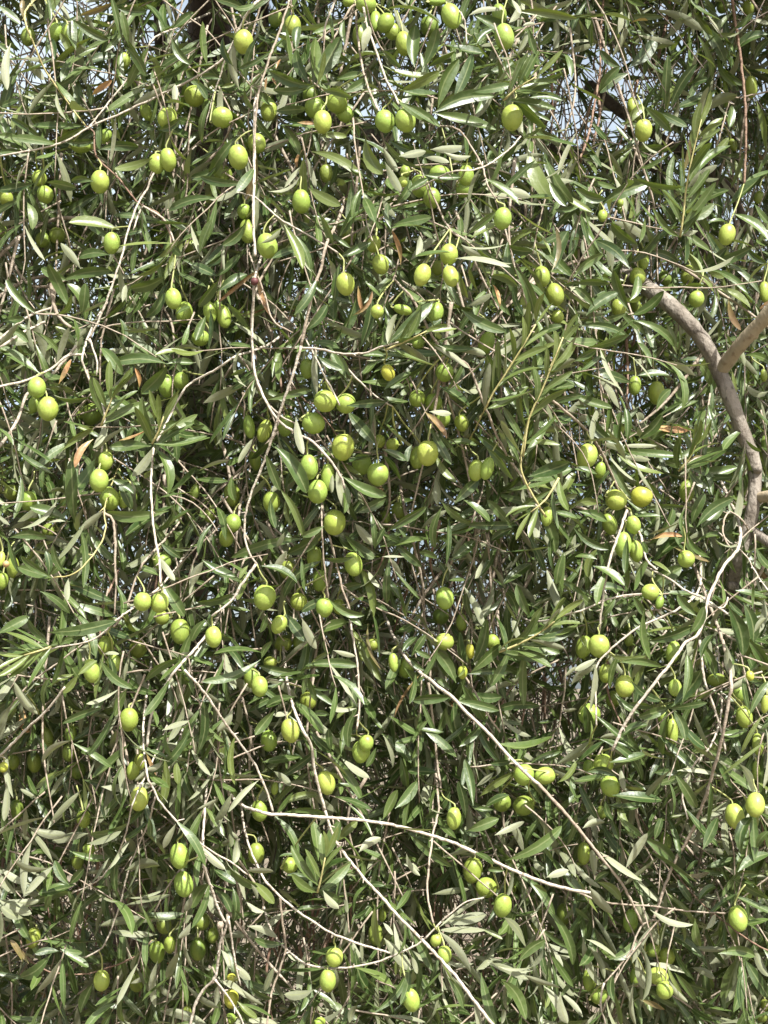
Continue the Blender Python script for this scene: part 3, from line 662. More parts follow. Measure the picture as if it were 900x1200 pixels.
(0, 960): """240 190 150 60 35 u;220 225 70 195 40 u;135 300 20 240 40 u;240 230 115 355 50 u;320 300 260 200 60 t;330 300 390 235 40 t;340 310 190 345 45 t;300 310 230 330 40 t;130 410 330 345 50 t;320 340 345 410 35 t;340 380 375 490 40 t;505 190 435 290 30 w;550 190 545 330 35 t;480 130 570 80 40 u;420 110 560 60 45 u;340 150 510 180 40 t;150 40 300 70 50 u;230 40 290 -20 30 u;400 70 250 100 50 u;740 480 480 500 45 u;720 540 530 525 45 u;570 400 640 520 30 t;600 240 740 220 60 u;0 380 140 440 50 u;30 380 180 380 40 u;0 400 100 460 50 u;0 260 70 340 50 u;0 470 50 480 50 u;230 640 105 735 45 t;320 640 410 690 45 t;320 670 360 815 40 t;240 600 210 545 50 t;270 620 170 630 40 t;260 600 295 570 40 t;290 610 380 625 45 t;400 640 380 650 30 u;100 660 50 570 50 b;130 670 80 600 40 b;740 680 730 870 35 b;890 490 840 555 35 w;820 30 770 130 30 w;700 0 705 80 30 t;900 360 870 430 40 w;860 690 900 710 40 t;430 780 380 900 45 t;560 580 560 650 40 t""",
(225, 960): """170 200 300 310 60 w;290 300 380 390 50 y;265 240 375 245 40 w;205 250 250 370 40 w;50 130 150 230 40 w;110 240 200 300 60 t;110 335 180 430 50 t;75 310 0 410 50 t;190 330 195 470 40 t;200 430 245 475 35 t;280 310 305 370 25 w;400 0 495 160 45 t;495 170 415 175 45 t;580 190 560 80 50 t;580 300 540 180 50 t;620 180 690 20 65 t;690 95 770 15 45 y;590 320 495 325 40 t;600 300 745 245 55 t;560 290 450 265 35 t;600 330 705 380 45 t;620 340 685 415 40 w;600 270 730 200 55 t;590 180 570 20 45 t;820 310 760 385 45 t;830 310 900 310 40 t;800 280 800 205 40 t;270 505 390 550 40 u;420 580 300 560 40 t;260 390 335 430 40 u;450 625 555 660 45 u;500 670 510 750 40 u;380 700 340 800 35 u;860 420 880 600 40 y;770 620 850 810 50 t;0 690 100 750 45 t;140 620 180 700 45 u;200 680 270 750 45 w;240 800 330 870 35 w;160 760 260 830 40 w;220 860 300 930 45 y;240 870 370 930 45 t;130 860 100 960 50 t;210 890 260 950 35 t;120 790 110 870 30 w;190 60 215 90 45 u;210 100 200 200 45 u;140 0 70 70 35 u;280 790 370 840 50 t;560 800 440 820 40 u;770 880 740 950 60 u;760 460 830 410 50 t;790 150 880 90 45 u""",
(450, 960): """270 520 465 520 45 w;460 515 550 560 25 y;270 540 400 710 50 w;500 670 690 705 30 w;550 690 690 690 30 w;670 735 820 790 40 w;520 680 670 750 40 u;755 790 835 910 40 w;830 820 860 950 35 w;680 690 740 610 30 u;270 500 470 365 22 u;280 480 470 450 50 u;140 550 225 700 50 t;130 80 310 215 45 t;240 140 310 140 35 t;110 170 165 260 30 u;160 240 95 210 45 w;60 420 125 325 45 t;0 310 40 310 45 t;30 400 20 350 20 t;590 180 820 40 50 t;560 240 490 235 40 t;400 50 530 0 60 t;380 50 445 75 35 t;530 70 650 15 35 w;570 470 660 590 50 u;590 490 580 600 70 t;780 440 880 670 45 t;750 360 700 440 30 t;700 310 760 340 35 y;750 300 690 230 50 t;740 130 790 190 40 t;460 740 520 960 50 t;560 770 660 930 55 t;600 780 680 930 40 t;700 830 740 960 35 t;300 750 370 880 45 t;280 690 335 780 30 y;640 660 750 570 60 t;830 830 900 740 35 t;550 960 560 895 45 u;10 570 120 700 70 u;130 650 155 720 35 u;0 490 40 540 50 u;110 700 80 860 40 t;240 350 390 330 35 u;770 270 860 240 60 u""",
(675, 960): """130 165 300 280 50 w;280 270 405 385 40 w;240 220 330 75 45 w;285 400 395 580 55 u;365 430 540 490 40 w;290 650 320 790 45 w;345 680 525 720 40 w;70 325 165 440 55 w;105 300 205 375 40 y;85 260 75 150 50 u;120 170 120 100 40 t;90 290 150 250 45 t;60 570 180 640 45 w;165 650 275 580 55 t;40 570 120 780 50 u;60 600 130 740 35 u;330 100 460 210 60 t;170 0 200 90 60 t;220 0 300 70 50 t;370 90 400 0 50 t;520 260 620 250 35 b;620 220 745 185 45 t;740 280 900 370 45 t;750 260 850 260 50 t;770 240 900 165 55 t;600 130 660 0 80 t;780 150 820 0 70 t;850 130 900 60 50 t;690 490 660 590 35 t;700 500 710 610 40 t;480 290 540 380 50 t;580 380 650 320 70 t;560 480 580 590 80 t;610 510 650 450 40 w;520 240 570 195 40 t;550 600 700 610 35 u;680 630 830 640 45 t;840 605 895 730 45 u;400 530 590 650 45 t;770 660 700 880 70 t;790 670 780 740 45 t;770 670 740 890 60 t;800 670 900 830 60 t;780 770 845 850 35 u;310 850 410 890 45 b;550 700 645 745 40 u;470 730 555 840 35 t;440 760 520 855 30 u;200 700 260 860 35 u;300 720 300 880 25 u;270 780 280 960 25 u;180 850 170 740 45 t;0 380 100 375 50 t;0 420 60 470 45 t;800 490 900 470 40 t;40 40 130 15 40 u""",
}
LOOK = {'t': (0.0, 0.0), 'y': (0.6, 0.0), 'u': (0.0, 0.0), 'w': (0.0, 0.0), 'o': (0.0, 1.0), 'b': (0.0, 0.55)}
PART_LABEL = {'w': "pale leaf showing its silvery underside", 'u': "khaki underside of a leaf", 'o': "dry orange leaf", 'b': "dry brown leaf", 'y': "young yellow-green leaf", 't': None}
SUNU = unit(SUNV)
hero = []                                            # row, kind, projected centre, size
for (ox, oy), text in TILES.items():
    for item in text.split(';'):
        f = item.split()
        x0, y0, x1, y1, wd = (float(v) / 4 for v in f[:5])
        x0 += ox; x1 += ox; y0 += oy; y1 += oy
        x0, y0, x1, y1 = x0 - 0.09 * (x1 - x0), y0 - 0.09 * (y1 - y0), x1 + 0.06 * (x1 - x0), y1 + 0.06 * (y1 - y0)
        kd = f[5]
        if kd == 'b' and not (280 < (x0 + x1) / 2 < 330 and 180 < y0 < 345) and not (780 < x0 < 840 and 630 < y0 < 670) and not (630 < x0 < 660 and 300 < y0 < 330) and random.random() < 0.45:
            kd = 'u'
        d = front((x0 + x1) / 2, (y0 + y1) / 2) + random.uniform(-0.035, 0.022)
        if kd in 'wo':
            d -= 0.012
        Lpx = math.hypot(x1 - x0, y1 - y0)
        slope = random.uniform(-0.45, 0.45) * Lpx / FPX * d
        p0, p1 = at(x0, y0, d - slope * 0.5), at(x1, y1, d + slope * 0.5)
        ax = unit(p1 - p0)
        L = np.linalg.norm(p1 - p0)
        tocam = unit(CAM - p0)
        roll = random.gauss(0, 0.45)
        bend = random.gauss(0.12, 0.48)
        if kd in 'uw':
            face = perp(tocam + (SUNU * 1.0 if kd == 'w' else SUNU * 0.2), ax)
            n = -face
        else:
            face = perp(tocam + SUNU * 0.35, ax)
            n = face
        n = n * math.cos(roll) + np.cross(ax, n) * math.sin(roll)
        cosv = max(0.55, abs(np.dot(n, tocam)))
        W = wd / FPX * d / cosv * (0.78 if kd in 'wu' else 0.86)
        W = min(W, 0.30 * L)
        y_, dr = LOOK[kd]
        tone = random.random()
        if kd == 'w':
            tone = 0.8 + 0.2 * tone
        if kd == 'b':
            tone *= 0.35
        if kd in 'ob':
            W *= 0.75
        if kd == 't':
            y_ = max(0, random.gauss(0, 0.09))
        p0c = p0
        if abs(bend) > 0.02:                          # keep the tip where it was traced
            half = bend / 2
            q = math.sin(half) / half
            L = L / q
            ax2 = unit(ax * math.cos(half) + n * math.sin(half))
            n2 = perp(n, ax2)
            ax, n = ax2, n2
        hero.append(((*p0c, *ax, *n, L, W, bend, y_, dr, tone), kd, ((x0 + x1) / 2, (y0 + y1) / 2), Lpx * wd, d, (x0, y0)))

order = sorted(range(len(hero)), key=lambda i: -hero[i][3] * (1.6 if hero[i][1] in 'woy' else 1.0))
shown = set(order[:100])
per_branch = {}
for i, h in enumerate(hero):
    bx, by = h[5]
    best, bi = 1e9, 0
    for k, (o, pp, dm, path) in enumerate(BRANCHES):
        dist = np.min((pp[:, 0] - bx) ** 2 + (pp[:, 1] - by) ** 2)
        if dist < best:
            best, bi = dist, k
    per_branch.setdefault(bi, []).append(i)
stems = []                                            # short petioles/twiglets joining traced leaves to the wood
for bi, idx in per_branch.items():
    bo = BRANCHES[bi][0]
    rest = Leaves()
    for i in idx:
        if i in shown:
            one = Leaves(); one.rows.append(hero[i][0])
            lo = one.build("leaf", bo)
            tag(lo, PART_LABEL[hero[i][1]])
        else:
            rest.rows.append(hero[i][0])
    if rest.rows:
        fo = rest.build("foliage", bo)
        tag(fo, kind='stuff')


# ------------------------------------------------------------------ olives: one object each
# phrase naming the place of the group | x y width height look, ...   (b bright in the sun, m mid, d deep in the shade, y yellow)
OLIVES = """
on the twig just under the blue sky gap|65 38 18 22 m,80 40 16 22 m,33 43 18 22 d
peeping from behind a hanging leaf left of the dark trunk|143 73 19 24 m
against the dark trunk beside a white leaf|285 49 24 28 b
behind two white leaves below the dark trunk|228 113 26 25 m,246 124 20 24 d,260 138 26 24 b
on short stalks close under the long pale slanting twig|196 138 23 25 b,171 131 14 22 m
side by side on thin stalks under the pale slanting twig|184 192 20 24 b,197 187 20 27 b
dangling alone above the crossing of two thin brown twigs|117 213 23 27 b
in the leaf shade where two slanting twigs meet|95 172 25 15 m,75 152 14 16 d,124 159 14 17 m
below the leaf fan at the upper left edge|46 209 18 20 m,53 228 20 21 m
cut by the left edge above the arched grey twig|7 232 17 18 m,2 270 12 18 d
beside a short yellow leaf right of the arched grey twig|131 285 20 26 b
dark green against the arched grey twig|50 281 18 18 d,67 276 20 19 d
left of the dead bark flap on the long pale twig|279 184 24 29 b,261 207 24 27 d,301 168 22 26 m
in deep shade left of the long pale twig|224 290 20 18 d
behind the folded leaf above the forked dry leaf|290 271 20 30 m,313 288 25 30 b,286 248 17 18 m
flanking the pale twig beside the sky gap at the top|323 22 18 20 d,343 30 20 26 m
at the top edge where several pale twigs start|429 5 26 22 b,408 2 14 12 m
crowded behind a silvery leaf near the top edge|440 25 14 28 m,452 27 20 24 m,460 37 19 21 m,473 51 20 29 m
dark one behind a pale oval leaf near the top|422 43 19 28 d
under the top edge over the large upright leaves|503 31 23 24 d,529 19 23 32 b,512 2 22 10 m
below a curled white leaf at the top edge|591 43 24 31 b,585 17 18 26 m
behind a small pale leaf at the end of a curved twig|600 138 26 30 b
hanging under the upright leaf star near the top|364 112 20 20 d,369 126 25 25 m,395 120 26 25 m,404 133 20 22 m,378 143 22 28 b
beside the orange dead leaves on the pale twig|315 130 20 26 m
side by side at the end of a thick pale twig|451 142 24 27 b,475 141 25 28 b
below the hanging yellow-green leaf in the upper part|353 236 22 28 m,382 203 16 22 d
behind crossing leaves in the upper middle|492 218 22 26 m,506 232 21 24 m,475 201 13 15 m,472 213 12 13 b
beside the pale leaf hanging under a curved twig|546 206 19 25 m,544 222 20 19 m,516 204 26 20 m
above the silvery leaf spray at centre top|589 256 22 26 b
clustered left of the long silvery curved leaf|526 298 22 25 b,528 324 19 27 b,513 314 16 18 d,495 322 20 27 b
on the twig above the lone round olive by the dry strips|409 277 17 20 d,438 286 17 20 m,446 310 20 24 m
lone and round beside the dry orange leaf strips|405 333 22 27 b
behind the dark upright leaves of the middle spray|442 365 16 16 b,472 363 24 12 m,511 366 18 25 m,490 402 16 13 m
single yellow one peeking out of the middle leaf spray|455 437 16 20 y
behind thin crossing twigs right of the middle leaf spray|521 436 22 22 m
above the orange leaf tip right of the middle|489 467 20 20 m,508 471 21 20 m,518 491 20 20 m,541 496 17 20 m
beside an upright dark leaf left of the yellow shoots|570 402 19 28 m
on a dead brown twig left of the dark gap|635 324 20 25 m,650 345 22 28 m,653 371 17 15 m
hanging alone before the bare dark branches, upper right|754 153 21 26 b
half hidden just above the lone one by the bare branches|741 124 13 22 m,749 134 15 18 m
beside the reddish hanging twig, upper right|880 102 16 26 m
small and dim behind the reddish hanging twig|859 170 10 16 d
hanging right of the upright green shoot, upper right|852 275 20 26 b
cut small at the right edge above the tan fork|889 231 12 16 d
tiny and unripe in the shade above the grey limb|727 238 8 9 m,726 246 8 10 d,706 253 12 15 m
tiny at the top edge in the right corner|847 8 14 16 d,877 9 14 18 m
in the leaf fan left of the grey limb's top|725 361 18 22 m,747 324 20 21 m,754 306 14 20 m,746 360 13 24 d
over the upper end of the thick grey limb|779 326 16 18 d,806 322 18 24 m,816 350 19 20 b
cut by the right edge above the tan branch|896 342 14 25 m
in the dark gap left of the thick grey limb|744 452 15 23 m,769 460 20 27 m
beside a small yellow leaf tuft left of the long pale twig|203 350 20 25 b,216 366 21 27 m
bunched left of the forked dry leaf|246 366 16 26 m,262 371 18 30 m,255 362 12 20 m,235 396 22 19 m
under the curved bare twig at the left edge|43 454 22 25 b,56 479 25 29 b,40 474 14 20 m
in shade under two horizontal leaves left of the arching twig|195 452 20 27 m,212 446 19 20 m
in shade behind the kinked pale twig|108 485 24 26 d,95 483 14 22 d
below a white leaf at the kinked twig's end|124 540 18 22 b,116 563 23 27 b,128 584 24 28 m,145 583 14 26 m,154 580 15 24 d
on a thin twig near the left edge, midway down|33 587 21 23 m,14 577 20 18 d
left of the long pale twig in the middle|292 500 14 28 m,310 505 17 28 m,299 539 15 25 d
behind the crossing of two long pale twigs|335 499 20 26 m,367 496 28 25 b
topping the dense middle cluster by a thin white leaf|381 470 28 26 b,405 473 25 23 b,383 453 13 12 d
big and bright at the heart of the dense middle cluster|402 524 27 32 b
streaky, in the left part of the dense middle cluster|362 547 22 29 b,384 559 17 32 b,372 576 24 28 b
right of the dense middle cluster under a slanting leaf|424 544 24 25 m,443 556 26 27 b
tucked above a slanting leaf right of the dense middle cluster|445 517 14 16 m,460 521 16 15 m
big and round, dangling below the dense middle cluster|392 612 27 30 b
under the orange leaf at the picture's middle|501 531 26 30 b,490 536 20 27 m
touching each other under a thin twig right of the middle|558 551 19 25 b,571 549 16 27 b
small and dim below the right side of the dense cluster|467 598 18 19 d,453 606 12 18 d
in shade beside the thin white leaf above the dense cluster|360 432 17 24 m
in shade half behind a leaf right of the long pale twig|318 588 21 25 m
in shade left of the bend in the long pale twig|273 613 20 22 m,265 630 18 22 m,246 604 15 18 d
dim behind a hanging dark leaf left of the long pale twig|272 580 20 28 d
dim and cut by leaves left of the bending twig|228 577 12 20 d
below the grey twig right of the yellow shoot|688 534 25 30 b,703 551 14 20 m
one green and one yellow where pale twigs cross|722 586 27 24 b,752 582 27 24 y
hanging below the crossing of pale twigs, right side|714 614 18 26 m,742 615 18 22 b,730 638 21 30 b,745 646 17 26 b
half behind a dark leaf over the pale right-hand twigs|762 694 22 19 b,773 706 10 16 m
under a dry brown leaf left of the limb's lower end|804 655 21 20 b
behind a narrow leaf left of the limb's lower half|805 575 19 27 m
yellow-green and narrow under the tip of the yellow shoot|641 605 15 24 b
touching each other in front of the long pale fork|702 757 25 27 b,684 758 19 27 m
behind the hanging white leaf, lower right|732 804 23 26 b,710 789 18 22 m,719 820 20 20 d,691 837 28 25 m
in a column along a thin straight twig, lower right|789 764 18 26 m,791 806 16 20 b,788 857 14 30 m,777 840 14 18 m
at the right edge around a long white leaf|897 825 10 22 b,888 872 14 26 m,886 903 10 22 m
among leaf tips left of the long white edge leaf|872 840 20 26 m,867 812 16 20 m,879 792 10 12 y
dim behind the forking twig right of the lower column|840 797 24 16 d
small and dim between leaves above the thin straight twig|737 750 11 15 d
by a dark horizontal leaf right of the long diagonal twig|707 895 24 23 b,715 921 23 26 b,690 899 14 18 m
hanging beside each other near the lower right edge|861 956 23 29 b,885 943 23 29 b
around a tiny brown bud at the left edge|1 655 10 18 b,15 665 15 25 m,3 681 14 20 m
behind a white leaf on the hanging bare twig, left|190 658 22 20 m
at the tip of the hanging bare twig, left|167 705 22 22 b,187 706 22 24 b,190 724 18 16 m
half behind a leaf right below the bare twig's tip|211 740 23 30 m
lone and bright beside the dark hanging leaf, left of middle|250 746 20 25 b
along the forked left twig|107 786 20 28 b,124 757 20 24 m,134 777 18 21 m
dim in the shade right of the forked left twig|162 760 22 23 d
alone on a straight stalk, lower left|151 843 23 27 m
in the deep shade of the lower left|55 864 15 24 d,40 893 17 25 d,15 893 16 18 d,83 860 15 20 d,81 882 17 20 d,91 903 20 20 d
yellow and tiny at the left edge|4 899 11 12 y
dim beside a khaki leaf at the lower left edge|19 949 17 24 d
round and dim among khaki leaves, lower left|98 960 17 21 m
below a fork of thin leaves, left of the picture's middle|304 804 20 24 b,295 794 20 24 m,317 776 17 13 m
big and bright below a yellow leaf tuft|310 700 27 30 b
right of the big bright one under the yellow tuft|327 732 18 23 b,332 754 22 19 d,350 752 14 20 d
in shade over crossed leaves by thin hanging twigs|350 705 21 21 m,364 706 9 13 d,337 668 20 22 m,368 652 18 25 m
behind hanging leaves below the big dangling one|414 661 22 29 b
at the junction of thin hanging twigs and leaves|375 680 18 26 m,380 712 21 23 b,397 711 15 18 m
below a blue-green hanging leaf|340 856 22 28 b,361 821 21 22 m,315 868 20 25 m
touching at the tip of the vertical bare twig|423 881 22 26 b,429 871 18 20 b
dangling left of the vertical twig's bottom leaves|382 917 22 28 b
beside the fork of the long horizontal twig|304 950 20 25 m,322 924 9 15 m
in front of the dark gap right of the middle|521 701 22 27 b,517 722 20 20 d,541 729 14 20 m
behind upright leaves above the long diagonal twig|521 752 24 20 b,577 752 18 18 m,551 763 10 18 y,542 788 12 16 y
peeking between crossing leaves left of the long diagonal twig|461 776 12 22 b,476 782 19 24 m,437 755 14 14 m,425 765 10 18 m
along the underside of the long diagonal twig|614 908 25 25 b,639 909 26 20 b,614 944 26 23 m,588 940 22 22 m
behind an upright green leaf near the long diagonal twig|532 959 18 26 b
in a slanting row below the long horizontal twig|554 1020 23 30 m,570 1040 26 23 m,589 1061 22 28 b
dim in the shade below the slanting row|630 1087 18 24 d,661 1071 19 25 d,600 1040 13 16 d,638 1070 12 14 d
left of the crossing twigs at lower right|739 1079 18 27 m
beside a small upright leaf on the diagonal twig|684 1000 16 26 m
bunched among silvery leaves near the bottom, right|781 1121 22 20 m,765 1113 18 16 m,771 1144 25 20 b,779 1160 21 21 b,744 1145 12 20 m
under the knobbly grey twig end near the bottom|691 1148 17 26 m,702 1167 22 18 m
lone and bright right of the dusty dark leaves|865 1076 23 30 b
dim between dark leaves under the right forked twig|780 986 15 22 d,705 952 12 16 d
dim behind the lone bright one at lower right|875 1046 14 20 d
cut in the bottom right corner|896 1178 10 14 d,893 1192 14 12 d
bright, hanging above each other below a pale slanting twig|210 1003 23 30 b,215 1036 23 30 b
in shade below the bright hanging pair|192 1084 18 21 d,184 1116 19 26 m,199 1107 15 20 m
bright, alone under a curved twig at lower left|119 1149 20 24 b
dim under the reddish curved twig at lower left|159 1150 18 26 d
alone on a thin twig near the lower left edge|39 1099 17 24 m
half hidden in khaki leaves, lower left|104 995 15 14 m,91 1009 15 19 d
dim behind the forked white twig near the bottom|232 1112 20 27 d,236 1080 20 20 d,249 1096 15 18 d
yellow, behind white leaves near the bottom|271 1146 11 10 y,271 1170 18 22 y,270 1194 14 13 m
in shade under the long horizontal twig's left end|300 1000 20 25 m,340 1014 20 18 m
one on each side of the curved bottom twig|392 1122 21 22 b,384 1149 20 26 b
cut by the bottom edge below the curved twig|374 1198 17 11 m
dangling alone near the bottom edge in the middle|482 1172 20 27 b
small, beside a silvery leaf on the bottom diagonal twig|511 1102 14 15 b,521 1119 17 21 b
dim in the shade left of the bottom diagonal twig|440 1095 18 24 d,448 1072 10 16 d
at the end of the bare twig with an orange scar|163 936 23 28 b,156 903 16 22 m,164 893 14 20 m
dim by the bottom edge left of the white twigs|216 1165 12 16 d,219 1188 12 18 d
tiny at the right edge below the tan branch|895 440 9 15 m
dim at the right edge beside the thick grey limb|896 520 9 20 d
dim in leaf shade near the left edge|57 622 18 17 d
"""
WORDS = {2: "two", 3: "three", 4: "four", 5: "five", 6: "six"}
ADJ = {'b': "bright green olive", 'm': "green olive", 'd': "dark green olive", 'y': "yellowish olive"}


def lathe(points, seg, wob, name):
    v, f = [], []
    n = len(points)
    for i, (r, z) in enumerate(points):
        for k in range(seg):
            a = 2 * math.pi * k / seg
            q = 1 + wob[0] * math.cos(a + wob[1]) + wob[2] * math.cos(2 * a + wob[3])
            v.append((r * q * math.cos(a), r * q * math.sin(a), z))
    for i in range(n - 1):
        for k in range(seg):
            k2 = (k + 1) % seg
            f.append((i * seg + k, i * seg + k2, (i + 1) * seg + k2, (i + 1) * seg + k))
    f.append(tuple(range(seg))[::-1])
    f.append(tuple((n - 1) * seg + k for k in range(seg)))
    me = bpy.data.meshes.new(name)
    me.from_pydata(v, [], f)
    me.polygons.foreach_set('use_smooth', [True] * len(f))
    me.materials.append(M_OLIVE)
    return me


OLIVE_MESH = []
for var in range(5):
    pts = []
    egg, point = random.uniform(-0.06, 0.08), random.uniform(0.0, 0.05)
    for i in range(19):
        th = math.pi * (0.02 + 0.96 * i / 18)
        z = -math.cos(th)
        r = math.sin(th) * (1 + egg * z)
        zz = z
        if z > 0.93:
            zz = 0.93 + (z - 0.93) * 0.3              # dimple where the stalk sits
        if z < -0.9:
            zz = z - point
        pts.append((0.5 * r, 0.5 * zz))
    OLIVE_MESH.append(lathe(pts, 22, (random.uniform(0, .03), random.uniform(0, 6), random.uniform(0, .025), random.uniform(0, 6)), "olive"))

first = None
discs = []                                            # projected olives, so that leaves can be grown clear of them
sprigs = []                                           # where a fruiting twig has to reach a group
twig_pts = np.vstack([b[1] for b in BRANCHES])
dense = []
for o, pp, dm, path in BRANCHES:
    r = path - CAM
    dpt = r @ FWD
    dense.append(np.stack([450 + (r @ RIGHT) / dpt * FPX, 600 - (r @ UPV) / dpt * FPX, dpt], 1))
dense = np.vstack(dense)
olive_count = 0
for line in OLIVES.strip().splitlines():
    phrase, items = line.split('|')
    items = [it.split() for it in items.split(',')]
    items = [(float(a), float(b), float(c), float(e), k) for a, b, c, e, k in items]
    n = len(items)
    xs, ys = [i[0] for i in items], [i[1] for i in items]
    wide = (max(xs) - min(xs)) > 1.15 * (max(ys) - min(ys))
    rank = sorted(range(n), key=lambda i: xs[i] if wide else ys[i])
    ends = []
    for j, (x, y, wpx, hpx, lk) in enumerate(items):
        if n == 1:
            label = f"{ADJ[lk]} {phrase}"
        else:
            p = rank.index(j)
            if n == 2:
                pos = ("left", "right")[p] if wide else ("upper", "lower")[p]
            elif n == 3:
                pos = ("leftmost", "middle", "rightmost")[p] if wide else ("topmost", "middle", "lowest")[p]
            else:
                ordn = ("first", "second", "third", "fourth", "fifth", "sixth")
                pos = ("leftmost" if wide else "topmost") if p == 0 else ("rightmost" if wide else "lowest") if p == n - 1 else ordn[p] + (" from left" if wide else " from top")
            label = f"{pos} of {WORDS[n]} olives {phrase}"
        d = front(x, y) + {'b': -0.012, 'y': -0.008, 'm': 0.03, 'd': 0.085}[lk] + random.uniform(-0.008, 0.012)
        pos3 = at(x, y, d)
        sx, sz = 0.96 * wpx / FPX * d, 1.02 * hpx / FPX * d
        tilt = random.gauss(0, 0.16)
        if wpx > hpx * 1.05:                          # lying along its twig
            sx, sz = sz, sx
            tilt = math.radians(90 + random.uniform(-18, 18)) * random.choice((-1, 1))
        if first is None:
            ob = bpy.data.objects.new("olive", OLIVE_MESH[0])
            COL.objects.link(ob)
            first = ob
        else:
            ob = first.copy()
            ob.data = OLIVE_MESH[olive_count % 5]
            COL.objects.link(ob)
        olive_count += 1
        ob.location = pos3
        ob.rotation_euler = (random.gauss(0, 0.15), tilt, random.uniform(0, 0.5))
        ob.scale = (sx, sx * random.uniform(0.95, 1.05), sz)
        rip = random.uniform(-1, 1)
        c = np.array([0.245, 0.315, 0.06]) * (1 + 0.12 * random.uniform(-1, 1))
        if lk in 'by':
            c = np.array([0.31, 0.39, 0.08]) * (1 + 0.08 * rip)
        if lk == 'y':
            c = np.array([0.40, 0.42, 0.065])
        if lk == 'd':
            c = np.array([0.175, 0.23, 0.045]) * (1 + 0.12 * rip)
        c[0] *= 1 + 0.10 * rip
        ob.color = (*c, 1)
        assert len(label.split()) <= 16, label
        tag(ob, label, "olive", "green olives hanging in the olive tree")
        Mw = Matrix.Translation(ob.location) @ ob.rotation_euler.to_matrix().to_4x4() @ Matrix.Diagonal((*ob.scale, 1))
        top = np.array(Mw @ Vector((0, 0, 0.465)))
        # the stalk reaches for the nearest wood above it
        dx, dy = dense[:, 0] - x, dense[:, 1] - (y - hpx * 0.5)
        ok = (dy < 4) & (dy > -48) & (np.abs(dx) < 34) & (np.abs(dense[:, 2] - d) < 0.08)
        if ok.any():
            cand = np.where(ok)[0]
            best = cand[np.argmin(dx[cand] ** 2 + (dy[cand] + 14) ** 2)]
            end = at(dense[best, 0], dense[best, 1], dense[best, 2])
        else:
            ex, ey, ed = x + random.gauss(0, 6), y - hpx * 0.5 - random.uniform(15, 30), d + random.uniform(-0.005, 0.015)
            end = at(ex, ey, ed)
            ends.append((ex, ey, ed))
        t = Tubes()
        midp = (top + end) / 2 + np.array([random.gauss(0, .0015), random.gauss(0, .0015), random.uniform(0.0005, 0.003)])
        axis = np.array((Mw.to_3x3() @ Vector((0, 0, 1))).normalized())
        t.add(spline([top - axis * 0.0006, top + axis * 0.003, midp, end], 0.003), 0.00085, 0.00065, 6, 0.05)
        st = t.build("stalk", M_STALK, ob)
        st.matrix_parent_inverse = Mw.inverted()
        discs.append((x, y, wpx / 2, hpx / 2, d, {'b': 1.0, 'y': 1.0, 'm': 0.93, 'd': 0.7}[lk]))
    if ends:
        sprigs.append(np.mean(ends, axis=0))
discs = np.array(discs)

# two small oddities the photo shows on the wood
v = []
def blob(name, px, py, d, r, mat):
    bpy_me = lathe([(r * math.sin(math.pi * (0.03 + 0.94 * i / 10)), -r * math.cos(math.pi * (0.03 + 0.94 * i / 10))) for i in range(11)], 14, (.08, 1, .08, 2), name)
    bpy_me.materials.clear(); bpy_me.materials.append(mat)
    o = bpy.data.objects.new(name, bpy_me)
    COL.objects.link(o)
    under_tree(o)
    o.location = at(px, py, d)
    return o
tag(blob("bud", 7, 661, front(7, 661) - 0.03, 0.0030, M_BUD), "tiny brown bud at the left edge")
tag(blob("gall", 298, 330, front(298, 330) - 0.026, 0.0036, M_GALL), "dark red gall under the forked dry leaf")
tag(blob("gall", 258, 1084, front(258, 1084) - 0.045, 0.0032, M_BARK['g']), "pale swelling on the forked white twig")


# ------------------------------------------------------------------ the rest of the crown: weeping twigs with opposite leaves
fill_leaf, fill_twig, stem_twig, deep_twig = Leaves(), Tubes(), Tubes(), Tubes()
GAPS = [(365, 380, 65, 95), (735, 425, 60, 65), (655, 815, 60, 70), (490, 690, 60, 80), (100, 1070, 95, 75), (350, 1120, 70, 80), (700, 110, 80, 60), (150, 690, 60, 60), (560, 1080, 50, 60), (850, 960, 50, 60)]

SKY = [(92, 6, 34, 22), (172, 48, 26, 26), (30, 75, 30, 40), (120, 95, 24, 20), (308, 8, 14, 22), (392, 150, 18, 26), (725, 95, 40, 45), (655, 150, 34, 30), (790, 165, 30, 22), (890, 120, 16, 22), (8, 130, 14, 30)]


def in_gap(x, y):
    return any(((x - gx) / rx) ** 2 + ((y - gy) / ry) ** 2 < 1 for gx, gy, rx, ry in GAPS)


TD = np.array([0.0, 0.0, -1.0])


